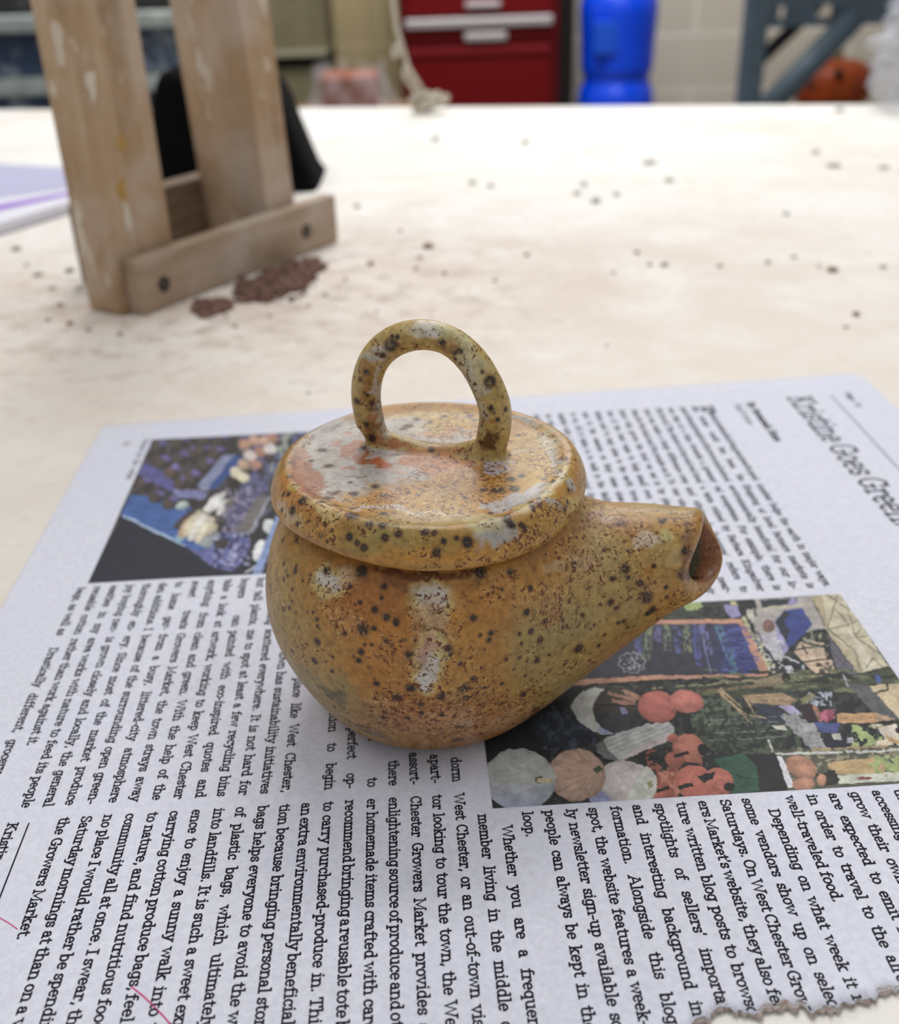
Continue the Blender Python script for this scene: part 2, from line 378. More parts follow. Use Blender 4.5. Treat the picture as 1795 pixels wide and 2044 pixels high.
# ------------------------------------------------------------------ terracotta clay block in a clear bag on a stool
Yb = 3.3
b0, b1 = at_y(640, 185, Yb), at_y(752, 185, Yb); bt = at_y(700, 152, Yb)[2]; bb = at_y(700, 232, Yb)[2]
M_CLAY = mottled('terracotta_clay', (140, 82, 62), (154, 94, 74), 10, 0.8)
bx = (b0[0] + b1[0]) / 2; bw = (b1[0] - b0[0]) / 2
tag(box('clay_block', (bx - bw, Yb, bb), (bx + bw, Yb + 0.16, bt), M_CLAY, None, 0.008), 'square terracotta clay block in an opened clear bag behind the table', 'clay block')
M_FILM = mat('clear_film', (225, 222, 228), 0.25, 0.5); M_FILM.node_tree.nodes['Principled BSDF'].inputs['Alpha'].default_value = 0.17
V = []; F = []; n_ = 64
for i in range(14):
    u = i / 13
    for k in range(n_):
        a = 2 * math.pi * k / n_; sq = 1 / max(abs(math.cos(a)), abs(math.sin(a))) ** 0.7
        r = (bw + 0.014 + 0.05 * (1 - u) ** 1.4 * (0.6 + 0.4 * math.sin(a * 5 + 1)) + 0.008 * math.sin(7 * a + 6 * u) + 0.006 * math.sin(13 * a - 9 * u)) * sq
        V.append((bx + r * math.cos(a), Yb + 0.08 + r * math.sin(a), bb + 0.001 + (bt - bb + 0.02 + 0.014 * math.sin(5 * a) + 0.008 * math.sin(11 * a)) * u))
for i in range(13):
    for k in range(n_): F.append((i * n_ + k, i * n_ + (k + 1) % n_, (i + 1) * n_ + (k + 1) % n_, (i + 1) * n_ + k))
tag(link('plastic_bag', mesh_np('plastic_bag', V, np.array(F), True), M_FILM), 'opened clear plastic bag standing around the terracotta clay block', 'plastic bag')
stool(bx, Yb + 0.08, bb, 0.19, 'wooden stool under the bagged terracotta clay block')

# ------------------------------------------------------------------ olive locker and splattered navy bench at the left
M_OLIVE = mottled('olive_metal', (104, 98, 74), (124, 116, 90), 5, 0.7); M_LEDGE = mat('ledge_grey', (150, 144, 122), 0.6)
Yl = 4.1
l0, l1 = at_y(470, 90, Yl)[0], at_y(652, 90, Yl)[0]
lock = empty('metal_cabinet', ((l0 + l1) / 2, Yl, FLOOR_Z)); tag(lock, 'olive grey metal cabinet left of the pale wall section', 'cabinet')
lw = (l1 - l0) / 2; lz = lambda y: at_y(600, y, Yl)[2] - FLOOR_Z
box('cabinet_body', (-lw, 0.0, lz(98)), (lw, 0.36, 1.6), M_OLIVE, lock, 0.004)
box('ledge', (-lw, -0.03, lz(112)), (lw, 0.36, lz(98.5)), M_LEDGE, lock, 0.003)
box('recess_panel', (-lw, 0.12, lz(135)), (lw, 0.36, lz(112.5)), mat('recess_dark', (44, 44, 36), 0.8), lock)
box('plinth', (-lw, 0.0, 0), (lw, 0.36, lz(135.5)), M_OLIVE, lock, 0.004)
Yn = 2.6
def splat(name, base_c, spot, sc, thr):
    m = mat(name, base_c, 0.6); t = NT(m); v = t.coord(); a = t.noise(v, sc, 4, 0.65, 0.6); b_ = t.noise(v, sc * 3, 4, 0.6)
    c = t.mix(t.step(a, thr, thr + 0.14), rgba(base_c), rgba(spot)); t.base(t.mix(t.math('MULTIPLY', t.step(b_, 0.55, 0.7), 0.5), c, rgba((30, 34, 46)))); return m
M_NAVY = splat('splattered_navy', (58, 74, 102), (158, 166, 176), 16, 0.50); M_RAIL = splat('dusty_rail', (164, 172, 168), (190, 194, 186), 20, 0.5); M_DUSK = splat('dark_crates', (54, 52, 50), (84, 84, 84), 18, 0.55)
n0 = at_y(-140, 60, Yn)[0]; n1_ = at_y(470, 60, Yn)[0]
bench = empty('splattered_bench', ((n0 + n1_) / 2, Yn, FLOOR_Z)); tag(bench, 'clay-splattered navy bench with dusty grey rails behind the wooden stand', 'bench')
nw = (n1_ - n0) / 2; nz = lambda y: at_y(150, y, Yn)[2] - FLOOR_Z
box('bench_top', (-nw, -0.03, nz(60)), (nw, 0.5, nz(28)), M_RAIL, bench, 0.006)
box('front_panel', (-nw + 0.01, 0.03, nz(152)), (nw - 0.01, 0.06, nz(60.5)), M_NAVY, bench, 0.003)
box('lower_rail', (-nw, -0.03, nz(186)), (nw, 0.06, nz(152.5)), M_RAIL, bench, 0.006)
box('base_panel', (-nw + 0.01, 0.0, 0), (nw - 0.01, 0.06, nz(186.5)), M_NAVY, bench, 0.003)
cr = box('storage_crate', (n0 + 0.03, Yn + 0.05, FLOOR_Z + nz(28) + 0.0005), (n1_ - 0.05, Yn + 0.4, FLOOR_Z + nz(-60)), M_DUSK, None, 0.01)
tag(cr, 'long dark crate on top of the splattered navy bench', 'crate')

# ------------------------------------------------------------------ wooden stand on the table
B1 = at(289, 632); DIR = np.array([.54983723, .83527182, 0]); NRM = np.array([-DIR[1], DIR[0], 0])
st_ang = math.atan2(DIR[1], DIR[0])
m = mat('weathered_wood', (178, 150, 122), 0.75, 0.2); t = NT(m); v = t.coord((26, 26, 2.6)); v2 = t.coord()
g1 = t.noise(v, 2.6, 6, 0.65, 0.35); g2 = t.noise(v2, 22, 4, 0.6); g3 = t.noise(t.coord((1, 1, 0.5)), 62, 3, 0.55)
c = t.ramp(g1, [(0.28, rgba((122, 95, 66))), (0.5, rgba((168, 140, 108))), (0.72, rgba((192, 166, 136)))])
c = t.mix(t.math('MULTIPLY', t.step(g2, 0.42, 0.66), 0.8), c, rgba((194, 178, 164)))
c = t.mix(t.math('MULTIPLY', t.step(g3, 0.63, 0.68), 0.55), c, rgba((224, 216, 202)))
t.base(c); t.bump(g1, 0.2, 0.0006); M_WOODV = m
m = mat('weathered_bar_wood', (172, 150, 126), 0.75, 0.2); t = NT(m); v = t.coord((2.6, 30, 30)); v2 = t.coord()
g1 = t.noise(v, 2.6, 6, 0.65, 0.35); g2 = t.noise(v2, 26, 4, 0.6)
c = t.ramp(g1, [(0.28, rgba((134, 112, 88))), (0.5, rgba((170, 148, 126))), (0.72, rgba((190, 170, 150)))])
c = t.mix(t.math('MULTIPLY', t.step(g2, 0.48, 0.7), 0.6), c, rgba((196, 184, 174)))
t.base(c); t.bump(g1, 0.2, 0.0006); M_WOODH = m
ws = empty('wooden_stand', (B1[0], B1[1], 0), st_ang); tag(ws, 'weathered wooden stand with two tall posts on a screwed foot bar, clay-smeared', 'stand')
# local x runs along the bar, local y away from the camera
box('foot_bar', (0.0, 0.0002, 0.0004), (0.140, 0.009, 0.0245), M_WOODH, ws, 0.0008)
box('post', (-0.0045, 0.0094, 0.0004), (0.0315, 0.030, 0.42), M_WOODV, ws, 0.0007)
lean = Matrix.Translation((0.107, 0.03, 0)) @ Matrix.Rotation(math.radians(-2.6), 4, 'Y') @ Matrix.Translation((-0.107, -0.03, 0))
box('post', (0.098, 0.0096, 0.0015), (0.1195, 0.053, 0.42), M_WOODV, ws, 0.0007, lean)
box('rear_block', (0.022, 0.0535, 0.0004), (0.122, 0.066, 0.037), mottled('brown_block_wood', (112, 92, 74), (132, 112, 92), 30, stretch=(1, 6, 6)), ws, 0.0008)
box('top_rail', (-0.0045, 0.0305, 0.395), (0.1195, 0.048, 0.42), M_WOODH, ws, 0.0007)
M_SCREW = mat('screw_steel', (84, 76, 66), 0.45, 0.5, 0.6); M_SOCK = mat('screw_recess', (60, 50, 42), 0.9)
for px_, py_ in ((328, 567), (612, 462)):
    p = at_plane(px_, py_, B1, NRM); lx = (p - B1) @ DIR; lzz = p[2]
    V, F = lathe([(0.0022, 0), (0.0027, -0.0002), (0.0034, -0.0002), (0.0036, 0.0)], 24); V = V[:, [0, 2, 1]] * np.array([1, 1, 1]) + np.array([lx, 0.0001, lzz])
    link('screw_hole', mesh_np('screw_hole', V, F), M_SOCK, ws)
    V, F = lathe([(0.0, -0.00035), (0.0016, -0.00035), (0.0023, -0.00005)], 24); V = V[:, [0, 2, 1]] + np.array([lx, 0.0001, lzz])
    link('screw', mesh_np('screw', V, F), M_SCREW, ws)

# ------------------------------------------------------------------ black bag behind the stand
M_BAG = mat('black_cloth', (10, 10, 11), 0.95, 0.08)
fr = at(642, 386); Yg = fr[1] + 0.004
def gz(y, x): return at_y(x, y, Yg)[2]
prof_px = [(300, 386, 0), (296, 300, 1), (296, 190, 1), (312, 152, 1), (380, 148, 1), (470, 150, 1), (530, 175, 1), (584, 276, 1), (614, 342, 1), (634, 384, 0)]
pr_ = [(at_y(x, y, Yg)[0], max(at_y(x, y, Yg)[2], 0.0)) for x, y, k in prof_px]; pr_[0] = (pr_[0][0], 0.0); pr_[-1] = (pr_[-1][0], 0.0)
pp = smooth_path(pr_, 60); cx_ = pp[:, 0].mean()
V = []; F = []; rings = [(0.0, 0.90), (0.006, 0.975), (0.016, 1.0), (0.06, 1.0), (0.074, 0.975), (0.08, 0.9)]
for dy, s in rings:
    for k, (x, z) in enumerate(pp):
        V.append((cx_ + (x - cx_) * (s if z > 0 else 0.5 + 0.5 * s), Yg + dy + 0.004 * math.sin(9 * k / 60 + dy * 30) * (z > 0.004), max(0.0004, z * s)))
n_ = 60
for i in range(len(rings) - 1):
    for k in range(n_): F.append((i*n_+k, i*n_+(k+1) % n_, (i+1)*n_+(k+1) % n_, (i+1)*n_+k))
me = mesh_np('bag_body', V, np.array(F)); bm = bmesh.new(); bm.from_mesh(me); bmesh.ops.holes_fill(bm, edges=bm.edges); bmesh.ops.recalc_face_normals(bm, faces=bm.faces); bm.to_mesh(me); bm.free()
me.polygons.foreach_set('use_smooth', np.ones(len(me.polygons), bool))
bag = empty('cloth_bag', (cx_, Yg + 0.04, 0)); tag(bag, 'black cloth bag slumped on the table behind the wooden stand', 'bag')
o = link('bag_body', me, M_BAG, bag); o.location = (-cx_, -Yg - 0.04, 0)
bt_ = max(z for x, z in pp)
V, F = tube(smooth_path([(-0.05, 0.041, 0.03), (-0.047, 0.048, bt_ * 0.62), (-0.02, 0.058, bt_ * 0.74), (0.012, 0.057, bt_ * 0.6), (0.016, 0.041, 0.026)], 40), 0.003, 8)
link('bag_strap', mesh_np('bag_strap', V, F, True), M_BAG, bag)

# ------------------------------------------------------------------ lavender notepad at the left
q0, q1, q2, q3 = at(-60, 343), at(131, 354), at(142, 425), at(-40, 483)
nb = empty('notepad', ((q2[0] + q3[0]) / 2, q2[1], 0)); tag(nb, 'lavender and white notepad with a purple line at the left edge', 'notepad')
def slab(name, P, z0, z1, material, parent):
    P = np.array(P)[:, :2]; n = len(P); V = [(x, y, z0) for x, y in P] + [(x, y, z1) for x, y in P]
    F4 = [(i, (i + 1) % n, n + (i + 1) % n, n + i) for i in range(n)]
    me = bpy.data.meshes.new(name); me.from_pydata(V, [], F4 + [tuple(range(n - 1, -1, -1)), tuple(range(n, 2 * n))]); me.update()
    o = link(name, me, material, parent); o.location = -Vector(parent.location) if parent else (0, 0, 0); return o
M_PAPW = mat('white_page', (228, 226, 236), 0.7); M_LAV = mat('lavender_page', (186, 186, 214), 0.7); M_PUR = mat('purple_ink', (150, 108, 206), 0.7)
slab('page_block', [q3, q2, q1, q0], 0.0004, 0.0065, M_PAPW, nb)
def lerp(a, b, t_): return a + (b - a) * t_
z2 = 0.0068
slab('printed_field', [lerp(q3, q0, 0.36), lerp(q2, q1, 0.36), q1, q0], 0.0066, z2, M_LAV, nb)
slab('purple_line', [lerp(q3, q0, 0.17), lerp(q2, q1, 0.17), lerp(q2, q1, 0.25), lerp(q3, q0, 0.25)], 0.0066, z2, M_PUR, nb)
slab('back_cover', [q3 + np.array([0, -.0012, 0]), q2 + np.array([.0012, -.0008, 0]), q1, q0], 0.0, 0.0004, mat('grey_card', (110, 108, 106), 0.8), nb)

# ------------------------------------------------------------------ crumpled clear plastic bag on the right edge of the table
g0 = at(1738, 222); gcx, gcy = 0.470, 0.935
m = mat('crumpled_film', (226, 228, 236), 0.22, 0.6); b_ = m.node_tree.nodes['Principled BSDF']; b_.inputs['Alpha'].default_value = 0.24
M_FILM2 = m
bm = bmesh.new(); bmesh.ops.create_icosphere(bm, subdivisions=6, radius=1.0)
P = np.array([v.co[:] for v in bm.verts]); rad = 1 + 0.55 * (np.abs(fbm(P, 2.1, 3, 3) - 0.5) * 2) - 0.40 * np.abs(fbm(P, 4.3, 9, 3) - 0.5) * 2 + 0.10 * (fbm(P, 11, 5, 2) - 0.5)
P = P * rad[:, None] * np.array([0.092, 0.10, 0.062]); P[:, 2] = np.maximum(P[:, 2] + 0.048, 0.0006 + 0.004 * np.abs(fbm(P + 3, 60, 2, 2) - 0.5))
for v_, p in zip(bm.verts, P): v_.co = p
o = from_bm('crumpled_plastic_bag', bm, M_FILM2, None, True); o.location = (gcx, gcy, 0); tag(o, 'crumpled clear plastic bag at the right end of the table', 'plastic bag')

# ------------------------------------------------------------------ pale cord that hangs down to the far table edge
M_CORD = mottled('pale_cord', (188, 178, 160), (206, 198, 182), 120, 0.8)
kc = at(858, 226); Yq = kc[1]
cord = empty('hanging_cord', (kc[0], Yq, 0)); tag(cord, 'pale looped cord hanging to a knot at the far table edge', 'cord')
def cp(x, y, dy=0.0): p = at_y(x, y, Yq + dy); return (p[0] - kc[0], p[1] - Yq, p[2])
V, F = tube(smooth_path([(cp(770, -60)[0] - 0.05, 0.0, 1.9), cp(775, -60), cp(786, 0), cp(793, 60), cp(800, 95), cp(812, 130), cp(826, 150), cp(844, 178), cp(856, 200)], 60), 0.0021, 10); link('cord_strand', mesh_np('cord_strand', V, F, True), M_CORD, cord)
V, F = tube(smooth_path([cp(812, 128, .004), cp(808, 148, .006), cp(822, 172, .006), cp(838, 196, .004)], 24), 0.0022, 10); link('cord_strand', mesh_np('cord_strand', V, F, True), M_CORD, cord)
V, F = tube(smooth_path([cp(800, 84, -.004), cp(788, 98, -.006), cp(786, 112, -.006), cp(796, 106, -.005), cp(806, 96, -.003)], 24), 0.0018, 8); link('cord_loop', mesh_np('cord_loop', V, F, True), M_CORD, cord)
kn = []
for i in range(160):
    a = i / 160 * 2 * math.pi; kn.append((0.0125 * math.sin(2 * a) + 0.009 * math.sin(5 * a), 0.008 * math.cos(3 * a), 0.0135 + 0.0095 * math.cos(2 * a + 0.6) * math.sin(3 * a)))
V, F = tube(np.array(kn) * 0.75, 0.0028, 8); V[:, 2] -= V[:, 2].min() - 0.0004; link('knot', mesh_np('knot', V, F, True), M_CORD, cord)

# ------------------------------------------------------------------ clay crumbs on the table
M_CR = {'grey': mottled('grey_green_crumb', (152, 150, 136), (172, 170, 156), 300, 0.9), 'brown': mottled('brown_crumb', (138, 112, 98), (160, 132, 116), 300, 0.9), 'pale': mottled('pale_crumb', (192, 188, 176), (206, 201, 190), 300, 0.9)}
def crumb_mesh(seed, sub=2):
    bm = bmesh.new(); bmesh.ops.create_icosphere(bm, subdivisions=sub, radius=1.0); P = np.array([v.co[:] for v in bm.verts])
    r = 0.75 + 0.55 * fbm(P + seed * 7.3, 1.6, seed, 3); P = P * r[:, None]; P[:, 2] = np.maximum(P[:, 2], -0.45)
    P[:, 2] += 0.45
    for v_, p in zip(bm.verts, P): v_.co = p
    me = bpy.data.meshes.new('crumb'); bm.to_mesh(me); bm.free(); me.polygons.foreach_set('use_smooth', np.ones(len(me.polygons), bool)); return me
CM = {k: [crumb_mesh(s + 10 * i) for s in range(3)] for i, k in enumerate(M_CR)}
for k in CM:
    for me in CM[k]: me.materials.append(M_CR[k])
SOLO = {(33, 499): 'grey green clay crumb left of the wooden stand, larger than its neighbours', (1190, 403): 'dark crumb in the group of four, right of the ring handle and far from it',
        (1662, 541): 'largest dark clay crumb on the right side of the white table', (1709, 629): 'dark crumb just beyond the upper right corner of the newspaper', (855, 494): 'brown crumb in the dusty patch straight above the ring handle',
        (1676, 222): 'grey crumb by the far table edge below the orange pumpkin', (869, 280): 'grey crumb on the far table below the knotted cord', (713, 413): 'small dark crumb just right of the foot bar end', (800, 462): 'dark speck on the table right of the foot bar, near its screw level'}
CR = [(33, 499, 8, 'grey'), (53, 530, 4, 'grey'), (76, 550, 6, 'grey'), (140, 542, 8, 'grey'), (105, 577, 5, 'grey'), (156, 577, 5, 'grey'), (1166, 370, 6, 'grey'), (1152, 387, 6, 'grey'), (1190, 403, 8, 'grey'), (1231, 390, 6, 'grey'),
      (1676, 222, 7, 'grey'), (1664, 333, 8, 'pale'), (1628, 306, 7, 'pale'), (1764, 336, 7, 'pale'), (1570, 428, 5, 'grey'), (1272, 505, 5, 'brown'), (1297, 529, 5, 'grey'), (1326, 530, 6, 'grey'), (1225, 545, 4, 'grey'), (1533, 525, 5, 'grey'),
      (1585, 514, 4, 'grey'), (1662, 541, 9, 'brown'), (1763, 534, 5, 'grey'), (1635, 532, 4, 'pale'), (1709, 629, 7, 'brown'), (1689, 654, 4, 'grey'), (1437, 532, 4, 'brown'), (869, 280, 7, 'grey'), (1049, 286, 7, 'pale'), (713, 413, 5, 'brown'),
      (800, 462, 4, 'brown'), (855, 494, 9, 'brown'), (740, 528, 6, 'brown'), (831, 538, 5, 'brown'), (888, 547, 5, 'brown'), (838, 515, 4, 'brown'), (1052, 510, 5, 'brown'), (988, 561, 4, 'brown'), (944, 366, 7, 'pale'), (980, 373, 7, 'pale'),
      (140, 647, 6, 'brown'), (178, 660, 4, 'brown'), (240, 668, 5, 'brown'), (690, 560, 4, 'brown'), (650, 590, 4, 'brown'), (616, 612, 4, 'brown'), (120, 610, 5, 'brown'), (96, 640, 4, 'brown'), (540, 632, 4, 'brown'), (470, 652, 4, 'brown'), (1297, 327, 8, 'pale'), (1336, 362, 8, 'pale'), (616, 785, 3, 'grey'), (752, 622, 3, 'grey'), (1212, 690, 3, 'grey')]
for i, (x, y, r, k) in enumerate(CR):
    p = at(x, y); sc = r * np.linalg.norm(p - CAM) / FPX
    o = bpy.data.objects.new('clay_crumb', CM[k][i % 3]); COL.objects.link(o)
    o.location = (p[0], p[1], 0.0001); o.scale = (sc * (1.0 + 0.3 * (i % 3)), sc * 1.1, sc * 0.62); o.rotation_euler = (0, 0, i * 1.7)
    tag(o, SOLO.get((x, y), 'tiny %s clay crumb on the dusty tabletop' % {'grey': 'grey green', 'brown': 'brown', 'pale': 'pale grey'}[k]), 'clay crumb', '%s clay crumbs scattered over the tabletop' % {'grey': 'grey green', 'brown': 'brown', 'pale': 'pale'}[k])
# trimmings of red clay swept against the foot bar
def heap(name, poly, count, seed, label):
    """loose clay shavings: many irregular lumps nobody would count"""
    g = np.random.default_rng(seed); P0 = np.array([at(x, y)[:2] for x, y in poly]); c0 = P0.mean(0); V, F, n = [], [], 0
    tri = [np.array([p.vertices[:] for p in me.polygons]) for me in CM['brown']]; vs_ = [np.array([v.co[:] for v in me.vertices]) for me in CM['brown']]
    lo_, hi_ = P0.min(0), P0.max(0); k = 0
    while k < count:
        p = lo_ + g.random(2) * (hi_ - lo_); m_ = False
        for a, b in zip(P0, np.roll(P0, -1, 0)):
            if (a[1] > p[1]) != (b[1] > p[1]) and p[0] < a[0] + (p[1] - a[1]) * (b[0] - a[0]) / (b[1] - a[1]): m_ = not m_
        if not m_ and g.random() > 0.06: continue
        q = g.integers(0, 3); r = 0.0005 + 0.0019 * g.random() ** 2.6; a = g.random() * 6.28; sc = np.array([r * (1 + g.random()), r, r * (0.5 + 0.5 * g.random())]); v = vs_[q] * sc
        v = np.column_stack([v[:, 0] * math.cos(a) - v[:, 1] * math.sin(a) + p[0] - c0[0], v[:, 0] * math.sin(a) + v[:, 1] * math.cos(a) + p[1] - c0[1], v[:, 2]])
        V.append(v); F.append(tri[q] + n); n += len(v); k += 1
    o = link(name, mesh_np(name, np.concatenate(V), np.concatenate(F), True), M_HEAP); o.location = (c0[0], c0[1], 0.0001); tag(o, label, 'clay crumbs', kind='stuff')
M_HEAP = mottled('red_brown_trimmings', (92, 68, 58), (134, 104, 92), 260, 0.95, bump=0.4)
heap('clay_trimmings', [(478, 602), (470, 580), (520, 550), (580, 526), (630, 518), (642, 534), (612, 570), (556, 594), (510, 606)], 700, 3, 'brown clay trimmings swept under the right half of the foot bar')
heap('clay_trimmings', [(384, 624), (396, 606), (436, 598), (468, 604), (452, 624), (412, 636)], 200, 8, 'smaller brown clay trimmings below the middle of the foot bar')
# glaze smears on the posts
def smear(px_, py_, rx, ry, plane_y, axis, c_, name):
    nrm_ = NRM if axis == 'front' else -DIR; p0 = B1 + (NRM * plane_y if axis == 'front' else DIR * plane_y); p = at_plane(px_, py_, p0, nrm_); g = np.linalg.norm(p - CAM) / FPX
    A = np.linspace(0, 2 * np.pi, 25)[:-1]; R_ = 1 + 0.22 * np.sin(3 * A + px_) + 0.12 * np.sin(5 * A + py_); V, F = [], []
    dirh = DIR if axis == 'front' else NRM; off = -NRM if axis == 'front' else -DIR
    for s_, h_ in ((1.0, 0.0), (0.85, 0.00022), (0.0, 0.0003)):
        for a, r in zip(A, R_): V.append(p + dirh * (math.cos(a) * r * s_ * rx * g) + np.array([0, 0, 1]) * (math.sin(a) * r * s_ * ry * g) + off * h_)
    n = 24; F = [(i * n + k, i * n + (k + 1) % n, (i + 1) * n + (k + 1) % n, (i + 1) * n + k) for i in range(2) for k in range(n)]
    me = mesh_np(name, V, np.array(F), True); bm = bmesh.new(); bm.from_mesh(me); bmesh.ops.remove_doubles(bm, verts=bm.verts, dist=1e-7); bmesh.ops.recalc_face_normals(bm, faces=bm.faces); bm.to_mesh(me); bm.free()
    o = link(name, me, c_); o.parent = ws; o.matrix_parent_inverse = (Matrix.Translation(ws.location) @ Matrix.Rotation(st_ang, 4, 'Z')).inverted()
M_OCH = mat('ochre_slip', (172, 136, 74), 0.7); M_WSL = mat('white_slip', (206, 196, 180), 0.75)
smear(242, 285, 11, 15, 0.0094, 'front', M_OCH, 'ochre_smear'); smear(244, 380, 12, 22, 0.0094, 'front', M_OCH, 'ochre_smear')
smear(182, 168, 11, 24, 0.0094, 'front', M_WSL, 'white_smear'); smear(254, 432, 7, 30, 0.0094, 'front', M_WSL, 'white_smear')

# ------------------------------------------------------------------ newspaper sheet
_vp = FW + (762 - IMG_W / 2) / FPX * RIGHT - (-151 - IMG_H / 2) / FPX * UP; _vp[2] = 0; _vp /= np.linalg.norm(_vp)
PU = -_vp[:2]; PV = np.array([-PU[1], PU[0]])            # PU: reading direction, PV: towards the top of a line
PO = at(205, 855)[:2]                                     # corner of the sheet
POT = np.array([at_y(857, 1020, 0.19)[0], 0.19])          # teapot axis
def paper_xy(s, v):                                       # s, v in millimetres on the page
    return PO[None, :] + (np.asarray(s)[:, None] * PU + np.asarray(v)[:, None] * PV) / 1000
def paper_z(X, Y, lift=0.0):
    P = np.stack([X, Y, X * 0], 1)
    w = sstep(np.hypot(X - POT[0] - 0.01, Y - POT[1]), 0.03, 0.09)
    return 0.0005 + lift + w * 0.0011 * (fbm(P, 14, 4, 2) - 0.35).clip(-0.3, 1)
def sv_of(xy):
    d = (xy - PO) * 1000; return d @ PU, d @ PV
def s_top(v): return -0.0412 * v - 0.5 * np.sin(v * 0.02)
_tn = np.cumsum(rng.normal(0, 1, 4000)); 
def s_bot(v):
    P = np.stack([np.asarray(v, float) / 1000, np.zeros_like(v, float), np.zeros_like(v, float)], 1)
    base = np.interp(v, [0, 120, 139, 143, 148, 152, 157, 161, 167.5, 171, 174, 176, 190, 268], [251, 247, 243, 238.6, 236.9, 237.7, 236.5, 238.6, 237.4, 236.6, 235.0, 236.1, 238.0, 242])
    return base + 2.2 * (fbm(P, 420, 2, 4) - 0.5) + 1.1 * (vnoise(P, 1600, 6) - 0.5)
NV, NS = 760, 90
vv = np.linspace(0, 267.5, NV); top, bot = s_top(vv), s_bot(vv)
V = []; U = np.linspace(0, 1, NS)
S = top[:, None] * (1 - U) + bot[:, None] * U; VVg = np.repeat(vv[:, None], NS, 1)
xy = paper_xy(S.ravel(), VVg.ravel()); z = paper_z(xy[:, 0], xy[:, 1])
edge = 0.0010 * sstep(S.ravel(), 228, 240) * sstep(VVg.ravel(), 120, 145) * fbm(np.stack([xy[:, 0], xy[:, 1], z * 0], 1), 120, 8, 2)
z = z + edge
top_v = np.column_stack([xy, z]); low_v = np.column_stack([xy, np.maximum(z - 0.00022, 0.00005)])
idx = np.arange(NV * NS).reshape(NV, NS); N0 = NV * NS
Q = np.stack([idx[:-1, :-1], idx[1:, :-1], idx[1:, 1:], idx[:-1, 1:]], -1).reshape(-1, 4)[:, ::-1]
ring = np.concatenate([idx[:, 0], idx[-1, 1:], idx[-2::-1, -1], idx[0, -2:0:-1]])
rn = np.roll(ring, -1); side = np.stack([ring, rn, rn + N0, ring + N0], 1)
m = mat('newsprint', (220, 221, 232), 0.85, 0.15); t = NT(m); v = t.coord()
f1 = t.noise(v, 900, 3, 0.6); f2 = t.noise(v, 40, 4, 0.6)
c = t.ramp(f1, [(0.3, rgba((210, 210, 221))), (0.7, rgba((226, 227, 237)))])
c = t.mix(t.math('MULTIPLY', t.step(f2, 0.45, 0.7), 0.35), c, rgba((214, 217, 236)))
t.base(c); t.bump(f1, 0.12, 0.0002); M_NEWS = m
news = empty('newspaper', (0, 0, 0)); tag(news, 'printed newspaper page with torn near edge lying under the speckled teapot', 'newspaper')
sheet = link('paper_sheet', mesh_np('paper_sheet', np.concatenate([top_v, low_v]), np.concatenate([Q, Q[:, ::-1] + N0, side]), True), M_NEWS, news)
# second leaf that shows as a thin border along the far edge
vv2 = np.linspace(0.6, 267, 120); 
xyA = paper_xy(s_top(vv2) - 1.6 - 0.012 * vv2, vv2); xyB = paper_xy(s_top(vv2) + 30, vv2)
V = np.concatenate([np.column_stack([xyA, np.full(120, 0.0002)]), np.column_stack([xyB, np.full(120, 0.0002)]), np.column_stack([xyA, np.full(120, 0.00002)]), np.column_stack([xyB, np.full(120, 0.00002)])])
i = np.arange(119); F = np.concatenate([np.stack([i, i + 120, i + 121, i + 1], 1), np.stack([i + 240, i + 241, i + 361, i + 360], 1), np.stack([i, i + 1, i + 241, i + 240], 1)])
link('under_sheet', mesh_np('under_sheet', V, F), M_NEWS, news)

# ---- a slab-serif letterform set drawn from centre-line strokes (x-height = 1)
def arc(cx, cy, rx, ry, a0, a1, n=None):
    n = n or max(4, int(abs(a1 - a0) / 22)); A = np.radians(np.linspace(a0, a1, n + 1)); return [(cx + rx * math.cos(a), cy + ry * math.sin(a)) for a in A]
C_, A_, D_ = 1.46, 1.52, -0.44
def hs(x, y, w=0.19): return [(x - w, y), (x + w, y)]
def hl(x, y, w=0.22): return [(x - w, y), (x, y)]
def hr(x, y, w=0.22): return [(x, y), (x + w, y)]
G = {}
G['a'] = (1.0, [arc(.42, .66, .28, .34, 165, 0) + [(.70, .12), (.76, 0), (.92, 0)], arc(.42, .29, .29, .29, 60, 300), [(.56, .55), (.70, .58)], [(.56, .03), (.70, .18)]])
G['b'] = (1.08, [[(.22, A_), (.22, 0)], hl(.22, A_), arc(.56, .5, .34, .5, 0, 360, 18)])
G['c'] = (.92, [arc(.5, .5, .36, .5, 42, 318, 14), [(.78, .68), (.78, .96)]])
G['d'] = (1.12, [[(.84, A_), (.84, 0)], hl(.84, A_), hr(.84, 0), arc(.5, .5, .34, .5, 0, 360, 18)])
G['e'] = (.98, [[(.14, .52), (.84, .52)] + arc(.49, .5, .36, .5, 3, 312, 15)])
G['f'] = (.78, [[(.34, 0), (.34, 1.18)] + arc(.60, 1.18, .26, .33, 180, 55), hs(.34, 0, .24), [(.08, 1), (.68, 1)]])
G['g'] = (1.08, [arc(.48, .5, .34, .5, 0, 360, 18), [(.82, 1.0), (.82, -.12)] + arc(.48, -.12, .34, .32, 0, -150, 7), hr(.82, 1.0, .2)])
G['h'] = (1.2, [[(.26, A_), (.26, 0)], hl(.26, A_), hs(.26, 0), arc(.60, .62, .34, .38, 165, 0, 8) + [(.94, 0)], hs(.94, 0)])
G['i'] = (.62, [[(.32, 1.0), (.32, 0)], hl(.32, 1.0), hs(.32, 0, .25), [(.32, 1.33), (.32, 1.45)]])
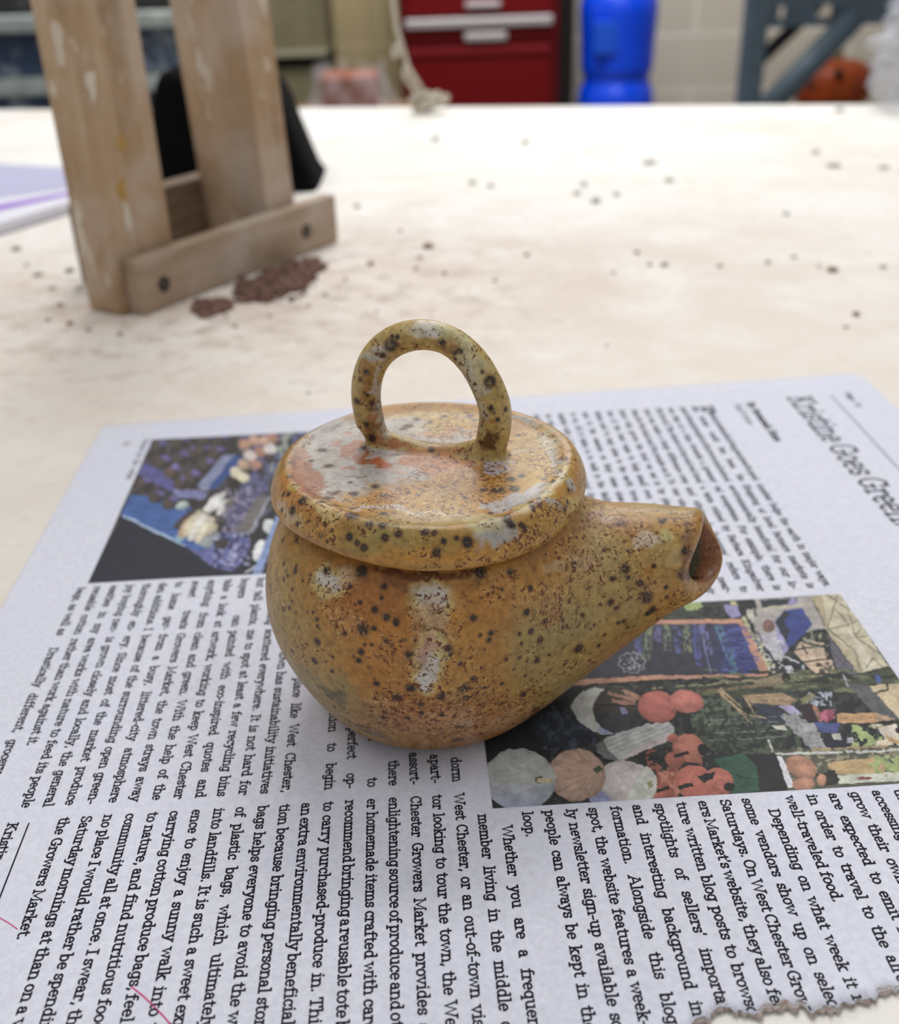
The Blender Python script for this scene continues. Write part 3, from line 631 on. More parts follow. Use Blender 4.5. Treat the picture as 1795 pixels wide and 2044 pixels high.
G['j'] = (.6, [[(.38, 1.0), (.38, -.12)] + arc(.14, -.12, .24, .32, 0, -110, 5), hl(.38, 1.0), [(.38, 1.33), (.38, 1.45)]])
G['k'] = (1.12, [[(.26, A_), (.26, 0)], hl(.26, A_), hs(.26, 0), [(.28, .42), (.82, 1.0)], [(.46, .60), (.88, 0)], hs(.82, 1.0), hs(.90, 0)])
G['l'] = (.6, [[(.32, A_), (.32, 0)], hl(.32, A_), hs(.32, 0, .25)])
G['m'] = (1.66, [[(.24, 1.0), (.24, 0)], hl(.24, 1.0), hs(.24, 0), arc(.53, .66, .29, .34, 165, 0, 8) + [(.82, 0)], arc(1.11, .66, .29, .34, 165, 0, 8) + [(1.40, 0)], hs(.82, 0, .16), hs(1.40, 0)])
G['n'] = (1.2, [[(.26, 1.0), (.26, 0)], hl(.26, 1.0), hs(.26, 0), arc(.60, .62, .34, .38, 165, 0, 8) + [(.94, 0)], hs(.94, 0)])
G['o'] = (1.0, [arc(.5, .5, .37, .5, 0, 360, 20)])
G['p'] = (1.1, [[(.26, 1.0), (.26, D_)], hl(.26, 1.0), hs(.26, D_), arc(.60, .5, .34, .5, 0, 360, 18)])
G['q'] = (1.1, [[(.84, 1.0), (.84, D_)], hs(.84, D_), arc(.5, .5, .34, .5, 0, 360, 18)])
G['r'] = (.88, [[(.28, 1.0), (.28, 0)], hl(.28, 1.0), hs(.28, 0, .24), arc(.62, .58, .34, .42, 170, 62, 6), [(.78, .74), (.78, .98)]])
G['s'] = (.86, [arc(.44, .75, .28, .25, 30, 200, 8) + [(.24, .56), (.62, .47)] + arc(.45, .26, .28, .26, 40, -160, 9), [(.70, .76), (.70, .97)], [(.16, .06), (.16, .28)]])
G['t'] = (.74, [[(.32, 1.36), (.32, .28)] + arc(.58, .28, .26, .28, 180, 300, 6), [(.06, 1.0), (.66, 1.0)]])
G['u'] = (1.18, [[(.26, 1.0), (.26, .38)] + arc(.58, .38, .32, .38, 180, 345, 8), [(.90, 1.0), (.90, 0)], hl(.26, 1.0), hl(.90, 1.0), hr(.90, 0)])
G['v'] = (1.04, [[(.14, 1.0), (.52, 0), (.90, 1.0)], hs(.16, 1.0), hs(.88, 1.0)])
G['w'] = (1.5, [[(.16, 1.0), (.44, 0), (.75, .9), (1.06, 0), (1.34, 1.0)], hs(.18, 1.0), hs(1.32, 1.0)])
G['x'] = (1.06, [[(.16, 1.0), (.90, 0)], [(.88, 1.0), (.14, 0)], hs(.20, 1.0), hs(.84, 1.0), hs(.18, 0), hs(.88, 0)])
G['y'] = (1.04, [[(.14, 1.0), (.53, .02)], [(.90, 1.0), (.44, -.26), (.32, -.42), (.10, -.42)], hs(.16, 1.0), hs(.88, 1.0)])
G['z'] = (.94, [[(.14, .78), (.14, 1.0), (.80, 1.0), (.12, 0), (.82, 0), (.82, .24)]])
c = C_
G['A'] = (1.5, [[(.16, 0), (.74, c), (1.34, 0)], [(.38, .5), (1.12, .5)], hs(.18, 0), hs(1.32, 0), [(.5, c), (.76, c)]])
G['B'] = (1.3, [[(.28, 0), (.28, c)], [(.06, c), (.72, c)] + arc(.72, 1.10, .32, .36, 90, -90, 7) + [(.28, .74)], [(.72, .74)] + arc(.76, .37, .36, .37, 90, -90, 7) + [(.06, 0)]])
G['C'] = (1.36, [arc(.70, .73, .54, .73, 42, 318, 16), [(1.12, 1.0), (1.12, 1.44)]])
G['D'] = (1.42, [[(.28, 0), (.28, c)], [(.06, c), (.68, c)] + arc(.68, .73, .56, .73, 90, -90, 10) + [(.06, 0)]])
G['F'] = (1.22, [[(.28, 0), (.28, c)], hs(.28, 0, .24), [(.06, c), (1.06, c), (1.06, 1.1)], [(.28, .74), (.78, .74)], [(.78, .56), (.78, .92)]])
G['G'] = (1.44, [arc(.70, .73, .54, .73, 42, 325, 16), [(1.12, 1.0), (1.12, 1.44)], [(.82, .62), (1.36, .62)], [(1.14, .62), (1.14, .1)]])
G['I'] = (.72, [[(.36, 0), (.36, c)], hs(.36, 0, .27), hs(.36, c, .27)])
G['H'] = (1.5, [[(.28, 0), (.28, c)], [(1.2, 0), (1.2, c)], [(.28, .74), (1.2, .74)], hs(.28, 0), hs(1.2, 0), hs(.28, c), hs(1.2, c)])
G['K'] = (1.42, [[(.28, 0), (.28, c)], hs(.28, 0, .24), hs(.28, c, .24), [(.3, .58), (1.06, c)], [(.56, .82), (1.16, 0)], hs(1.06, c), hs(1.18, 0)])
G['M'] = (1.8, [[(.28, 0), (.28, c), (.88, .25), (1.48, c), (1.48, 0)], hs(.28, 0, .22), hs(1.5, 0, .22), hl(.28, c, .2), hr(1.48, c, .2)])
G['N'] = (1.5, [[(.28, 0), (.28, c), (1.2, 0), (1.2, c)], hs(.28, 0), hl(.28, c), hs(1.2, c)])
G['O'] = (1.42, [arc(.70, .73, .55, .73, 0, 360, 22)])
G['P'] = (1.24, [[(.28, 0), (.28, c)], hs(.28, 0, .24), [(.06, c), (.7, c)] + arc(.7, 1.06, .38, .40, 90, -90, 8) + [(.28, .66)]])
G['R'] = (1.4, [[(.28, 0), (.28, c)], hs(.28, 0, .24), [(.06, c), (.7, c)] + arc(.7, 1.08, .36, .38, 90, -90, 8) + [(.28, .70)], [(.68, .70), (1.1, 0), (1.34, 0)]])
G['S'] = (1.12, [arc(.55, 1.09, .38, .37, 30, 210, 9) + [(.3, .84), (.8, .66)] + arc(.56, .38, .40, .38, 45, -155, 10), [(.92, 1.12), (.92, 1.44)], [(.18, .04), (.18, .38)]])
G['T'] = (1.3, [[(.64, 0), (.64, c)], hs(.64, 0, .26), [(.12, 1.1), (.12, c), (1.16, c), (1.16, 1.1)]])
G['W'] = (2.0, [[(.16, c), (.56, 0), (1.0, 1.34), (1.44, 0), (1.84, c)], hs(.18, c, .2), hs(1.82, c, .2)])
G['.'] = (.5, [[(.25, .02), (.25, .17)]]); G[','] = (.5, [[(.28, .15), (.28, .02), (.18, -.24)]]); G['-'] = (.72, [[(.1, .5), (.62, .5)]])
G["'"] = (.4, [[(.22, 1.5), (.18, 1.14)]]); G['\u2013'] = (1.1, [[(.1, .5), (1.0, .5)]])
G['1'] = (1.0, [[(.5, 0), (.5, c), (.24, 1.24)], hs(.5, 0, .28)]); G['4'] = (1.06, [[(.72, 0), (.72, c), (.12, .42), (.96, .42)], hs(.72, 0, .22)])
def ribbon(pts, hw):
    P = np.array(pts, float); keep = np.concatenate([[True], np.linalg.norm(np.diff(P, axis=0), axis=1) > 1e-6]); P = P[keep]
    closed = np.linalg.norm(P[0] - P[-1]) < 1e-6
    d = np.diff(P, axis=0); d /= np.linalg.norm(d, axis=1)[:, None]
    if not closed: P[0] -= d[0] * hw * 0.8; P[-1] += d[-1] * hw * 0.8
    dn = np.stack([-d[:, 1], d[:, 0]], 1); n = np.zeros_like(P); n[:-1] += dn; n[1:] += dn
    if closed: n[0] += dn[-1]; n[-1] += dn[0]
    ln = np.linalg.norm(n, axis=1); n /= np.maximum(ln, .3)[:, None]
    k = np.ones(len(P)); inner = ln < 1.99; k[1:-1] = np.clip(2 / np.maximum(ln[1:-1], .8), 1, 1.6) 
    L_, R_ = P + n * hw * k[:, None], P - n * hw * k[:, None]
    V = np.empty((2 * len(P), 2)); V[0::2] = L_; V[1::2] = R_
    i = np.arange(len(P) - 1) * 2
    return V, np.stack([i, i + 1, i + 3, i + 2], 1)
_gc = {}
def glyph(ch, hw):
    if (ch, hw) not in _gc:
        Vs, Fs, o = [], [], 0
        for st in G.get(ch, G['o'])[1]:
            V, F = ribbon(st, hw); Vs.append(V); Fs.append(F + o); o += len(V)
        _gc[(ch, hw)] = (np.concatenate(Vs), np.concatenate(Fs))
    return _gc[(ch, hw)]
M_INK = mat('printing_ink', (34, 34, 40), 0.8, 0.15); M_INKG = mat('grey_printing_ink', (110, 110, 116), 0.8, 0.15)
class Print:
    def __init__(s): s.V = []; s.F = []; s.n = 0
    def add(s, V, F): s.V.append(V); s.F.append(F + s.n); s.n += len(V)
    def line(s, text, s0, v0, xh, width=None, hw=0.118, wide=1.20):
        """one line of type: starts s0 mm along the reading direction, baseline at v0; justified to width if given"""
        adv = lambda w: sum(G.get(ch, G['o'])[0] for ch in w) * xh * wide
        words = text.split(' '); nat = sum(adv(w) for w in words); gaps = len(words) - 1
        sp_ = 0.62 * xh; ls = 1.0
        if width:
            if gaps and (width - nat) / gaps > 0.30 * xh: sp_ = (width - nat) / gaps
            else: sp_ = 0.32 * xh; ls = (width - sp_ * gaps) / nat
        x = s0
        for w in words:
            for ch in w:
                V, F = glyph(ch, hw); a = G.get(ch, G['o'])[0] * xh * wide * ls
                sv = np.column_stack([x + V[:, 0] * xh * wide * ls, v0 + V[:, 1] * xh])
                if sv[:, 0].max() < float(s_bot(np.array([v0]))[0]) + 2.0: s.add(sv, F)
                x += a
            x += sp_
        return x
    def rule(s, s0, s1, v, w):
        n = 40; q = np.linspace(s0, s1, n); V = np.empty((2 * n, 2)); V[0::2] = np.column_stack([q, np.full(n, v + w / 2)]); V[1::2] = np.column_stack([q, np.full(n, v - w / 2)])
        i = np.arange(n - 1) * 2; s.add(V, np.stack([i, i + 1, i + 3, i + 2], 1))
    def stroke(s, pts, w):
        V, F = ribbon(smooth_path(pts, 40), w / 2); s.add(V, F)
    def build(s, name, material=None):
        sv = np.concatenate(s.V); F = np.concatenate(s.F)
        ok = (sv[:, 0] < s_bot(sv[:, 1]) - 0.05) & (sv[:, 1] > 0.3); F = F[ok[F].all(1)]
        used = np.unique(F); mp = np.full(len(sv), -1); mp[used] = np.arange(len(used)); sv = sv[used]; F = mp[F]
        xy = paper_xy(sv[:, 0], sv[:, 1]); z = paper_z(xy[:, 0], xy[:, 1], 0.00006)
        z = z + 0.0010 * sstep(sv[:, 0], 228, 240) * sstep(sv[:, 1], 120, 145) * fbm(np.stack([xy[:, 0], xy[:, 1], z * 0], 1), 120, 8, 2)
        return link(name, mesh_np(name, np.column_stack([xy, z]), F), material or M_INK, news)
V0, DV, XH = 109.35, 4.177, 1.27
base = lambda k: V0 + k * DV
CW = 56.0
def column(lines, s0, width, name='text_column', x0=None):
    p = Print()
    for k, tx in lines.items():
        s_ = s0; w = width
        if tx.startswith('>'): s_ += 3.2; w -= 3.2; tx = tx[1:]
        just = not tx.endswith('|'); tx = tx.rstrip('|')
        if tx: p.line(tx, s_, base(k), XH, w if just else None)
    return p.build(name)
column({0: 'West Chester, or an out-of-town visi-', -1: 'tor looking to tour the town, the West', -2: 'Chester Growers Market provides an', -3: 'enlightening source of produce and oth-', -4: 'er homemade items crafted with care. I', -5: 'recommend bringing a reusable tote bag', -6: 'to carry purchased-produce in. This is', -7: 'an extra environmentally beneficial ac-', -8: 'tion because bringing personal storage',
        -9: 'bags helps everyone to avoid the waste', -10: 'of plastic bags, which ultimately go', -11: 'into landfills. It is such a sweet experi-', -12: 'ence to enjoy a sunny walk into town', -13: 'carrying cotton produce bags, feel close', -14: 'to nature, and find nutritious food and', -15: 'community all at once. I swear, there is', -16: 'no place I would rather be spending my', -17: 'Saturday mornings at than on a visit to', -18: 'the Growers Market.|'}, 186.6, 52.6)
column({1: 'member living in the middle of', 2: '>Whether you are a frequent', 3: 'loop.|', 4: 'people can always be kept in the', 5: 'ly newsletter sign-up available so', 6: 'spot, the website features a week-', 7: 'formation. Alongside this blog', 8: 'and interesting background in-', 9: "spotlights of sellers' important", 10: 'ture written blog posts to browse,', 11: "ers Market's website, they also fea-",
        12: 'Saturdays. On West Chester Grow-', 13: 'some vendors show up on select', 14: '>Depending on what week it is,', 15: 'well-traveled food.|', 16: 'in order to travel to the already', 17: 'are expected to emit less in the', 18: 'grow their own food and others', 19: 'accessing fresh food from farms', 20: 'the earth, while some people are', 21: 'made for each season and each', 22: 'family that comes to the market'}, 192.6, 46.6)
column({0: 'ment of places near a dorm', -1: 'or walkable from any apart-', -2: 'ment. From the large assort-', -3: 'ment of spices, there', -4: 'are many stands to', -5: 'visit and it is a perfect op-', -6: 'portunity for inspiration to begin', -8: 'There is no place like West Chester,', -9: 'as the town has sustainability initiatives', -10: 'scattered everywhere. It is not hard for', -11: 'me to spot at least a few recycling bins', -12: 'painted with eco-inspired quotes and',
        -13: 'artwork, working to keep West Chester', -14: 'clean and green. With the help of the', -15: 'Growers Market, the town strays away', -16: 'from a busy, littered-city atmosphere', -17: 'because of the surrounding open green-', -18: 'ery. Since most of the market produce', -19: 'is grown closely and locally, the general', -20: 'area works with nature to feed its people', -21: 'rather than work against it.|', -22: '>Drastically different, grocery stores'}, 127.4, CW)
column({-11: 'but tall plants,', -12: 'buyers can', -13: 'take a look at', -14: 'anything from', -15: 'sweet treats', -16: 'to home gar-', -17: 'den additions. I', -18: 'thoroughly en-', -19: 'joy buying nec-', -20: 'essities in my', -21: 'reusable cotton', -22: 'bags, as well as', -10: 'and filling', -9: 'the stands'}, 104.0, 21.6)
column({23: 'number helps the earth in major ways.', 22: 'Shopping at local farmers markets is', 21: 'environmentally beneficial for our lo-', 20: 'cal ecosystems. For example, there is', 19: 'a term coined by Barbara Kingsolver', 18: "and others. A 'locavore' refers to", 17: 'one who eats from farms in a \u2013 near-', 16: 'by place and prefers to keep their', 15: 'own table filled with food from a', 14: 'town or home garden that grows', 13: 'close by. Some can walk to a stall', 12: 'daily and take in what the', 11: 'Growers have on the tables', 10: 'counters, and on a good day', 9: 'people meet to share the food', 8: 'locals bring'}, 66.6, CW)
column({23: '>ostering sustainable living practices for good', 22: '>a better world has been the', 21: 'goal of many people in this town and school', 20: 'one step at a time towards a greener', 19: 'life for all. The choice to buy and eat local', 18: 'food can make a large difference over', 17: 'time for the land and the people on it. To', 16: 'know who grows the food we eat is', 15: 'one of the best ways to help small', 14: 'farms and to stay close to the earth', 13: 'and to the seasons as they come', 12: 'to us. All it takes is to walk to the', 11: 'market with a bag and an open mind', 10: 'on any given day of the week. The', 9: 'stalls are filled with food and with', 8: 'people who care'}, 8.2, CW)
p = Print(); p.line('F', 8.2, 201.4, 4.3, hw=0.10); p.build('drop_capital')
p = Print(); p.line('Kristine Goes Green.', 5.0, 235.2, 5.3, 90.5, hw=0.085); p.build('headline')
p = Print(); p.line('By Savannah Kern', 7.6, 220.3, 1.5, 31.0, hw=0.17); p.build('byline')
p = Print(); p.line('Staff Writer', 8.2, 215.6, 1.35, 17.0, hw=0.09); p.build('byline', M_INKG)
p = Print(); p.line('Page 14', 4.2, 255.4, 1.3, 11.8, hw=0.12); p.build('page_number')
p = Print(); p.rule(5.8, 180, 250.2, 0.35); p.build('rule_line')
p = Print(); p.rule(187.5, 243, 28.5, 0.28); p.build('rule_line')
p = Print(); p.line('Kristine reads and writes for the', 187.3, base(-20) - 1.2, XH, 52); p.line('campus paper.', 187.3, base(-21) - 1.2, XH); p.build('author_note')
p = Print(); p.line('Photos by the writer', 12.4, 16.6, 1.2, 29.5, hw=0.10); p.build('photo_credit', M_INKG)
p = Print(); p.line('14', 13.4, 10.6, 1.3, hw=0.12); p.build('page_mark', mat('grey_mauve_ink', (124, 108, 130), 0.8, 0.15))
M_PEN = mat('pink_pen_ink', (206, 92, 132), 0.7, 0.2)
p = Print(); p.stroke([(225.6, 55.5), (227.4, 57.6), (230.0, 60.2), (232.6, 62.6), (236, 64.5)], 0.28); p.build('pen_stroke', M_PEN); p = Print(); p.stroke([(207.5, 27.0), (209.8, 29.8), (211.2, 31.9), (212.5, 33.6)], 0.2); p.build('pen_stroke', M_PEN)

# ---- printed colour photographs: each is a flat printed field whose ink colours are painted by code
class Photo:
    def __init__(s, s0, s1, v0, v1, cell):
        s.ns = int((s1 - s0) / cell) + 1; s.nv = int((v1 - v0) / cell) + 1
        S, Vv = np.meshgrid(np.linspace(s0, s1, s.ns), np.linspace(v0, v1, s.nv), indexing='ij'); s.S, s.Vv = S.ravel(), Vv.ravel()
        s.xy = paper_xy(s.S, s.Vv); s.P3 = np.column_stack([s.xy, np.zeros(len(s.xy))])
        s.X, s.Y = project(s.P3); jj = np.column_stack([s.X, s.Y, s.X * 0]); s.X = s.X + 5.0 * (fbm(jj, 0.07, 61, 3) - .5); s.Y = s.Y + 5.0 * (fbm(jj, 0.07, 67, 3) - .5); s.C = np.zeros((len(s.xy), 3)); s.j = np.column_stack([s.X, s.Y, s.X * 0])
    def fill(s, c): s.C[:] = lin(c)
    def put(s, mask, c, shade=None, grain=0.10):
        c = lin(c)[None, :] * np.ones((mask.sum(), 1)) if np.ndim(c) == 1 else c[mask]
        k = 1 + grain * (vnoise(s.j[mask], 0.31, 5) - 0.5) * 2
        if shade is not None: k = k * shade[mask]
        s.C[mask] = c * k[:, None]
    def poly(s, pts, c, grain=0.12, shade=None, wob=0.0):
        X, Y = s.X, s.Y
        if wob: X = X + wob * (fbm(s.j, 0.12, 3, 2) - 0.5) * 2; Y = Y + wob * (fbm(s.j, 0.12, 9, 2) - 0.5) * 2
        m_ = np.zeros(len(X), bool); n = len(pts)
        for i in range(n):
            (x0, y0), (x1, y1) = pts[i], pts[(i + 1) % n]
            if y0 == y1: continue
            cr = ((Y >= min(y0, y1)) & (Y < max(y0, y1))); xi = x0 + (Y - y0) * (x1 - x0) / (y1 - y0); m_ ^= cr & (X < xi)
        s.put(m_, c, shade, grain); return m_
    def ell(s, cx, cy, rx, ry, c, rot=0, edge=0.45, ribs=0, rib_to=None, grain=0.12, clip=None, hl=(-0.2, -0.3)):
        a = math.radians(rot); dx, dy = s.X - cx, s.Y - cy; u = (dx * math.cos(a) + dy * math.sin(a)) / rx; w = (-dx * math.sin(a) + dy * math.cos(a)) / ry
        r = np.hypot(u, w); m_ = r < 1 + 0.04 * (fbm(s.j, 0.08, 7, 2) - 0.5)
        if clip is not None: m_ &= clip
        sh = 1.08 - edge * np.hypot(u - hl[0], w - hl[1]) ** 2 * 0.6
        if ribs:
            tx, ty = rib_to; th = np.arctan2(dy - ty, dx - tx); sh = sh * (1 - 0.22 * (0.5 + 0.5 * np.cos(th * ribs)) ** 6)
        s.put(m_, c, np.clip(sh, 0.25, 1.3), grain); return m_
    def seg(s, p, q, w, c, grain=0.15, broken=0.0, w2=None):
        d = np.array(q, float) - p; L = np.linalg.norm(d); d /= L; dx, dy = s.X - p[0], s.Y - p[1]; t_ = dx * d[0] + dy * d[1]; n = np.abs(-dx * d[1] + dy * d[0])
        wd = w if w2 is None else w + (w2 - w) * np.clip(t_ / L, 0, 1)
        m_ = (t_ > 0) & (t_ < L) & (n < wd / 2)
        if broken: m_ &= fbm(s.j, 0.16, 12, 2) > broken
        s.put(m_, c, None, grain); return m_
    def speck(s, box_, c, thr, scale=0.15, seed=1, aniso=(1, 1)):
        x0, y0, x1, y1 = box_; m_ = (s.X > x0) & (s.X < x1) & (s.Y > y0) & (s.Y < y1)
        k = np.where(m_)[0]; f = fbm(s.j[k] * np.array([aniso[0], aniso[1], 1]), scale, seed, 3); mm = np.zeros(len(s.X), bool); mm[k[f > thr]] = True; s.put(mm, c, None, 0.25); return mm
    def build(s, lift=0.00004):
        i = np.arange(s.ns * s.nv).reshape(s.ns, s.nv); F = np.stack([i[:-1, :-1], i[1:, :-1], i[1:, 1:], i[:-1, 1:]], -1).reshape(-1, 4)
        z = paper_z(s.xy[:, 0], s.xy[:, 1], lift)
        nrm_up = np.cross(np.append(s.xy[i[1, 0]] - s.xy[i[0, 0]], 0), np.append(s.xy[i[0, 1]] - s.xy[i[0, 0]], 0))[2]
        if nrm_up < 0: F = F[:, ::-1]
        q = np.column_stack([s.xy * 1000, s.X * 0]); s.C = s.C * (1 + 0.75 * (fbm(q, .55, 91, 4) - .5) + .18 * (rng.random(len(s.X)) - .5))[:, None]
        s.C = s.C * 0.54 + 0.36 * (s.C @ np.array([.3, .6, .1]))[:, None] + 0.020
        me = mesh_np('printed_photo', np.column_stack([s.xy, z]), F, True); set_color(me, 'ink', np.clip(s.C, 0.003, 0.9)); return link('printed_photo', me, M_PHOTO, news)
FR_V = np.linspace(137, 190, 900); FR_N = fbm(np.column_stack([FR_V / 1000, FR_V * 0, FR_V * 0]), 700, 15, 4)
_a = s_bot(FR_V) - 0.5; _b = s_bot(FR_V) + 0.15 + 1.7 * np.clip(FR_N - 0.25, 0, 1); xa, xb = paper_xy(_a, FR_V), paper_xy(_b, FR_V); _n = len(FR_V); _i = np.arange(_n - 1)
za = paper_z(xa[:, 0], xa[:, 1], -0.00004) + 0.0004; V = np.concatenate([np.column_stack([xa, za]), np.column_stack([xb, za * 0.5 + 0.0001])])
V = np.concatenate([V, V - np.array([0, 0, 0.00006])]); _q = np.stack([_i, _i + _n, _i + _n + 1, _i + 1], 1)
link('torn_fringe_shade', mesh_np('torn_fringe_shade', V, np.concatenate([_q, _q[:, ::-1] + 2 * _n, np.stack([_i + _n, _i + 3 * _n, _i + 3 * _n + 1, _i + _n + 1], 1)]), True), mottled('torn_fibre_shade', (150, 130, 116), (196, 184, 176), 900, 0.9), news)  # torn paper fibre, with the shadow along the tear mixed into its brown
m = mat('photo_ink', None, 0.7, 0.25); t = NT(m); a = attr_node(t, 'ink')
vo = t.n('ShaderNodeTexVoronoi'); t.t.links.new(t.coord((1, 1, 0), (0, 0, 0.6)), vo.inputs['Vector']); vo.inputs['Scale'].default_value = 2300; vo.inputs['Randomness'].default_value = 0.0
dots = t.ramp(vo.outputs['Distance'], [(0.15, (0.84, 0.84, 0.84)), (0.65, (1.13, 1.13, 1.13))])
t.base(t.mix(0.8, a.outputs['Color'], dots, 'MULTIPLY')); M_PHOTO = m

ph = Photo(125.9, 191.2, 116.4, 207.9, 0.2); ph.fill((34, 38, 42))
ph.speck((1100, 1180, 1795, 1640), (60, 66, 60), 0.56, 0.10, 3)
# beyond the board: greenery, pots, tents
ph.speck((1300, 1200, 1460, 1245), (62, 72, 54), 0.5, 0.1, 4); ph.poly([(1360, 1206), (1400, 1205), (1404, 1218), (1372, 1221)], (150, 180, 60), .3, None, 5)
ph.poly([(1480, 1200), (1617, 1193), (1648, 1256), (1600, 1268), (1540, 1300), (1520, 1290)], (178, 168, 160), .15)
ph.poly([(1444, 1208), (1470, 1213), (1480, 1233), (1461, 1237), (1448, 1225)], (148, 138, 198)); ph.poly([(1456, 1203), (1469, 1203), (1472, 1214), (1458, 1210)], (206, 190, 110), .3)
ph.poly([(1474, 1204), (1508, 1200), (1512, 1232), (1490, 1245)], (40, 42, 44), .2, None, 4); ph.poly([(1488, 1222), (1504, 1216), (1508, 1240), (1498, 1246)], (206, 198, 176), .2, None, 3)
ph.poly([(1518, 1201), (1590, 1196), (1593, 1208), (1520, 1216)], (48, 54, 66)); ph.seg((1520, 1219), (1612, 1210), 4, (196, 190, 150))
ph.poly([(1580, 1196), (1586, 1196), (1594, 1209), (1572, 1211)], (150, 140, 196))
ph.ell(1534, 1252, 12, 13, (150, 98, 84))
ph.poly([(1547, 1242), (1566, 1221), (1602, 1217), (1622, 1252), (1605, 1269), (1574, 1298), (1562, 1282), (1549, 1254)], (46, 70, 160), .12)
ph.poly([(1547, 1242), (1566, 1221), (1578, 1226), (1566, 1244), (1574, 1262), (1570, 1290), (1562, 1282), (1549, 1254)], (40, 52, 64), .2, None, 3)
ph.poly([(1510, 1272), (1554, 1263), (1574, 1298), (1564, 1313), (1549, 1322)], (188, 182, 198)); ph.poly([(1545, 1240), (1556, 1264), (1574, 1298), (1566, 1311), (1552, 1282)], (158, 150, 208))
ph.poly([(1597, 1285), (1643, 1270), (1669, 1349), (1628, 1348), (1585, 1305)], (214, 176, 134), .25)
for p_, q_, w_ in (((1582, 1302), (1632, 1293), 3), ((1598, 1324), (1660, 1317), 3), ((1600, 1283), (1658, 1297), 5), ((1644, 1290), (1652, 1322), 3), ((1600, 1288), (1612, 1310), 2.5)): ph.seg(p_, q_, w_, (44, 40, 40))
ph.poly([(1606, 1268), (1650, 1262), (1660, 1320), (1652, 1320), (1644, 1284), (1600, 1282)], (46, 44, 44), .2, None, 3); ph.speck((1604, 1264, 1655, 1300), (150, 160, 120), .62, .25, 8)
ph.speck((1625, 1325, 1660, 1350), (90, 66, 54), .52, .14, 6)
ph.poly([(1655, 1274), (1664, 1287), (1713, 1349), (1674, 1350), (1661, 1311)], (106, 101, 116)); 
for p_, q_ in (((1660, 1300), (1676, 1320)), ((1676, 1320), (1690, 1334)), ((1672, 1340), (1690, 1322)), ((1660, 1330), (1676, 1322)), ((1664, 1290), (1672, 1304))): ph.seg(p_, q_, 1.6, (70, 68, 84))
ph.poly([(1615, 1193), (1680, 1186), (1800, 1378), (1774, 1334), (1727, 1344), (1712, 1346), (1656, 1272), (1645, 1254), (1631, 1213)], (208, 194, 148), .14)
ph.poly([(1615, 1193), (1640, 1191), (1654, 1256), (1645, 1254), (1631, 1213)], (186, 164, 108), .2); ph.poly([(1690, 1255), (1708, 1275), (1750, 1338), (1727, 1344)], (220, 206, 168), .1); ph.poly([(1656, 1270), (1700, 1302), (1725, 1342), (1712, 1346)], (190, 172, 118), .14)
for p_, q_ in (((1651, 1259), (1672, 1190)), ((1651, 1259), (1696, 1252)), ((1651, 1259), (1706, 1303)), ((1648, 1191), (1691, 1216)), ((1691, 1216), (1708, 1274)), ((1708, 1274), (1757, 1311)), ((1706, 1303), (1718, 1344)), ((1743, 1316), (1764, 1338)), ((1743, 1316), (1728, 1338)), ((1696, 1252), (1664, 1215)), ((1708, 1274), (1730, 1274)), ((1708, 1274), (1720, 1256)), ((1631, 1213), (1645, 1254)), ((1700, 1250), (1712, 1240))): ph.seg(p_, q_, 2.2, (120, 100, 74))
ph.poly([(1559, 1334), (1579, 1331), (1590, 1346), (1571, 1347)], (202, 202, 212)); ph.seg((1562, 1314), (1596, 1325), 3, (198, 198, 206)); ph.seg((1603, 1329), (1606, 1346), 4, (198, 198, 206))
ph.poly([(1540, 1325), (1560, 1320), (1570, 1345), (1546, 1352)], (56, 54, 60), .3, None, 3); ph.speck((1505, 1280, 1565, 1350), (206, 206, 200), .6, .2, 4)
ph.seg((1482, 1236), (1544, 1345), 13, (200, 194, 126), .25, .47); ph.seg((1496, 1238), (1560, 1346), 4, (46, 46, 48), .2, .4)
# the chalk board
ph.poly([(1140, 1244), (1480, 1238), (1540, 1349), (1519, 1354), (1280, 1362), (1140, 1372)], (214, 138, 92), .1)
inner = ph.poly([(1140, 1252), (1473, 1247), (1519, 1349), (1280, 1353), (1140, 1362)], (58, 58, 76), .12)
k = sstep(ph.X, 1385, 1500)[:, None]; ph.C[inner] = (ph.C * (1 - k) + lin((50, 56, 140)) * k)[inner]
for x, y0, y1, c_, sl in ((1272, 1256, 1312, (84, 94, 160), 4), (1297, 1252, 1322, (120, 134, 96), -6), (1314, 1252, 1286, (104, 100, 166), 0), (1332, 1250, 1302, (116, 132, 98), 1), (1351, 1252, 1307, (84, 96, 170), 4), (1369, 1250, 1305, (120, 134, 98), 5), (1384, 1250, 1334, (76, 84, 170), 12), (1402, 1250, 1310, (110, 108, 180), 14), (1434, 1252, 1285, (60, 130, 160), 14), (1458, 1297, 1350, (52, 128, 150), 8)):
    w = 12 + 0 * x; dx = ph.X - x - sl * (ph.Y - y0) / (y1 - y0); mk = inner & (np.abs(dx) < w / 2 + 1.5) & (ph.Y > y0) & (ph.Y < y1); f = fbm(ph.j * np.array([1, 0.6, 1]), 0.32, int(x), 2) > 0.47
    ph.put(mk & f, c_, None, .2)
ph.seg((1396, 1252), (1420, 1349), 1.8, (120, 124, 190)); ph.seg((1427, 1252), (1452, 1320), 2, (70, 140, 180)); ph.speck((1440, 1255, 1515, 1345), (70, 92, 180), .62, .3, 6, (.3, 1.4))
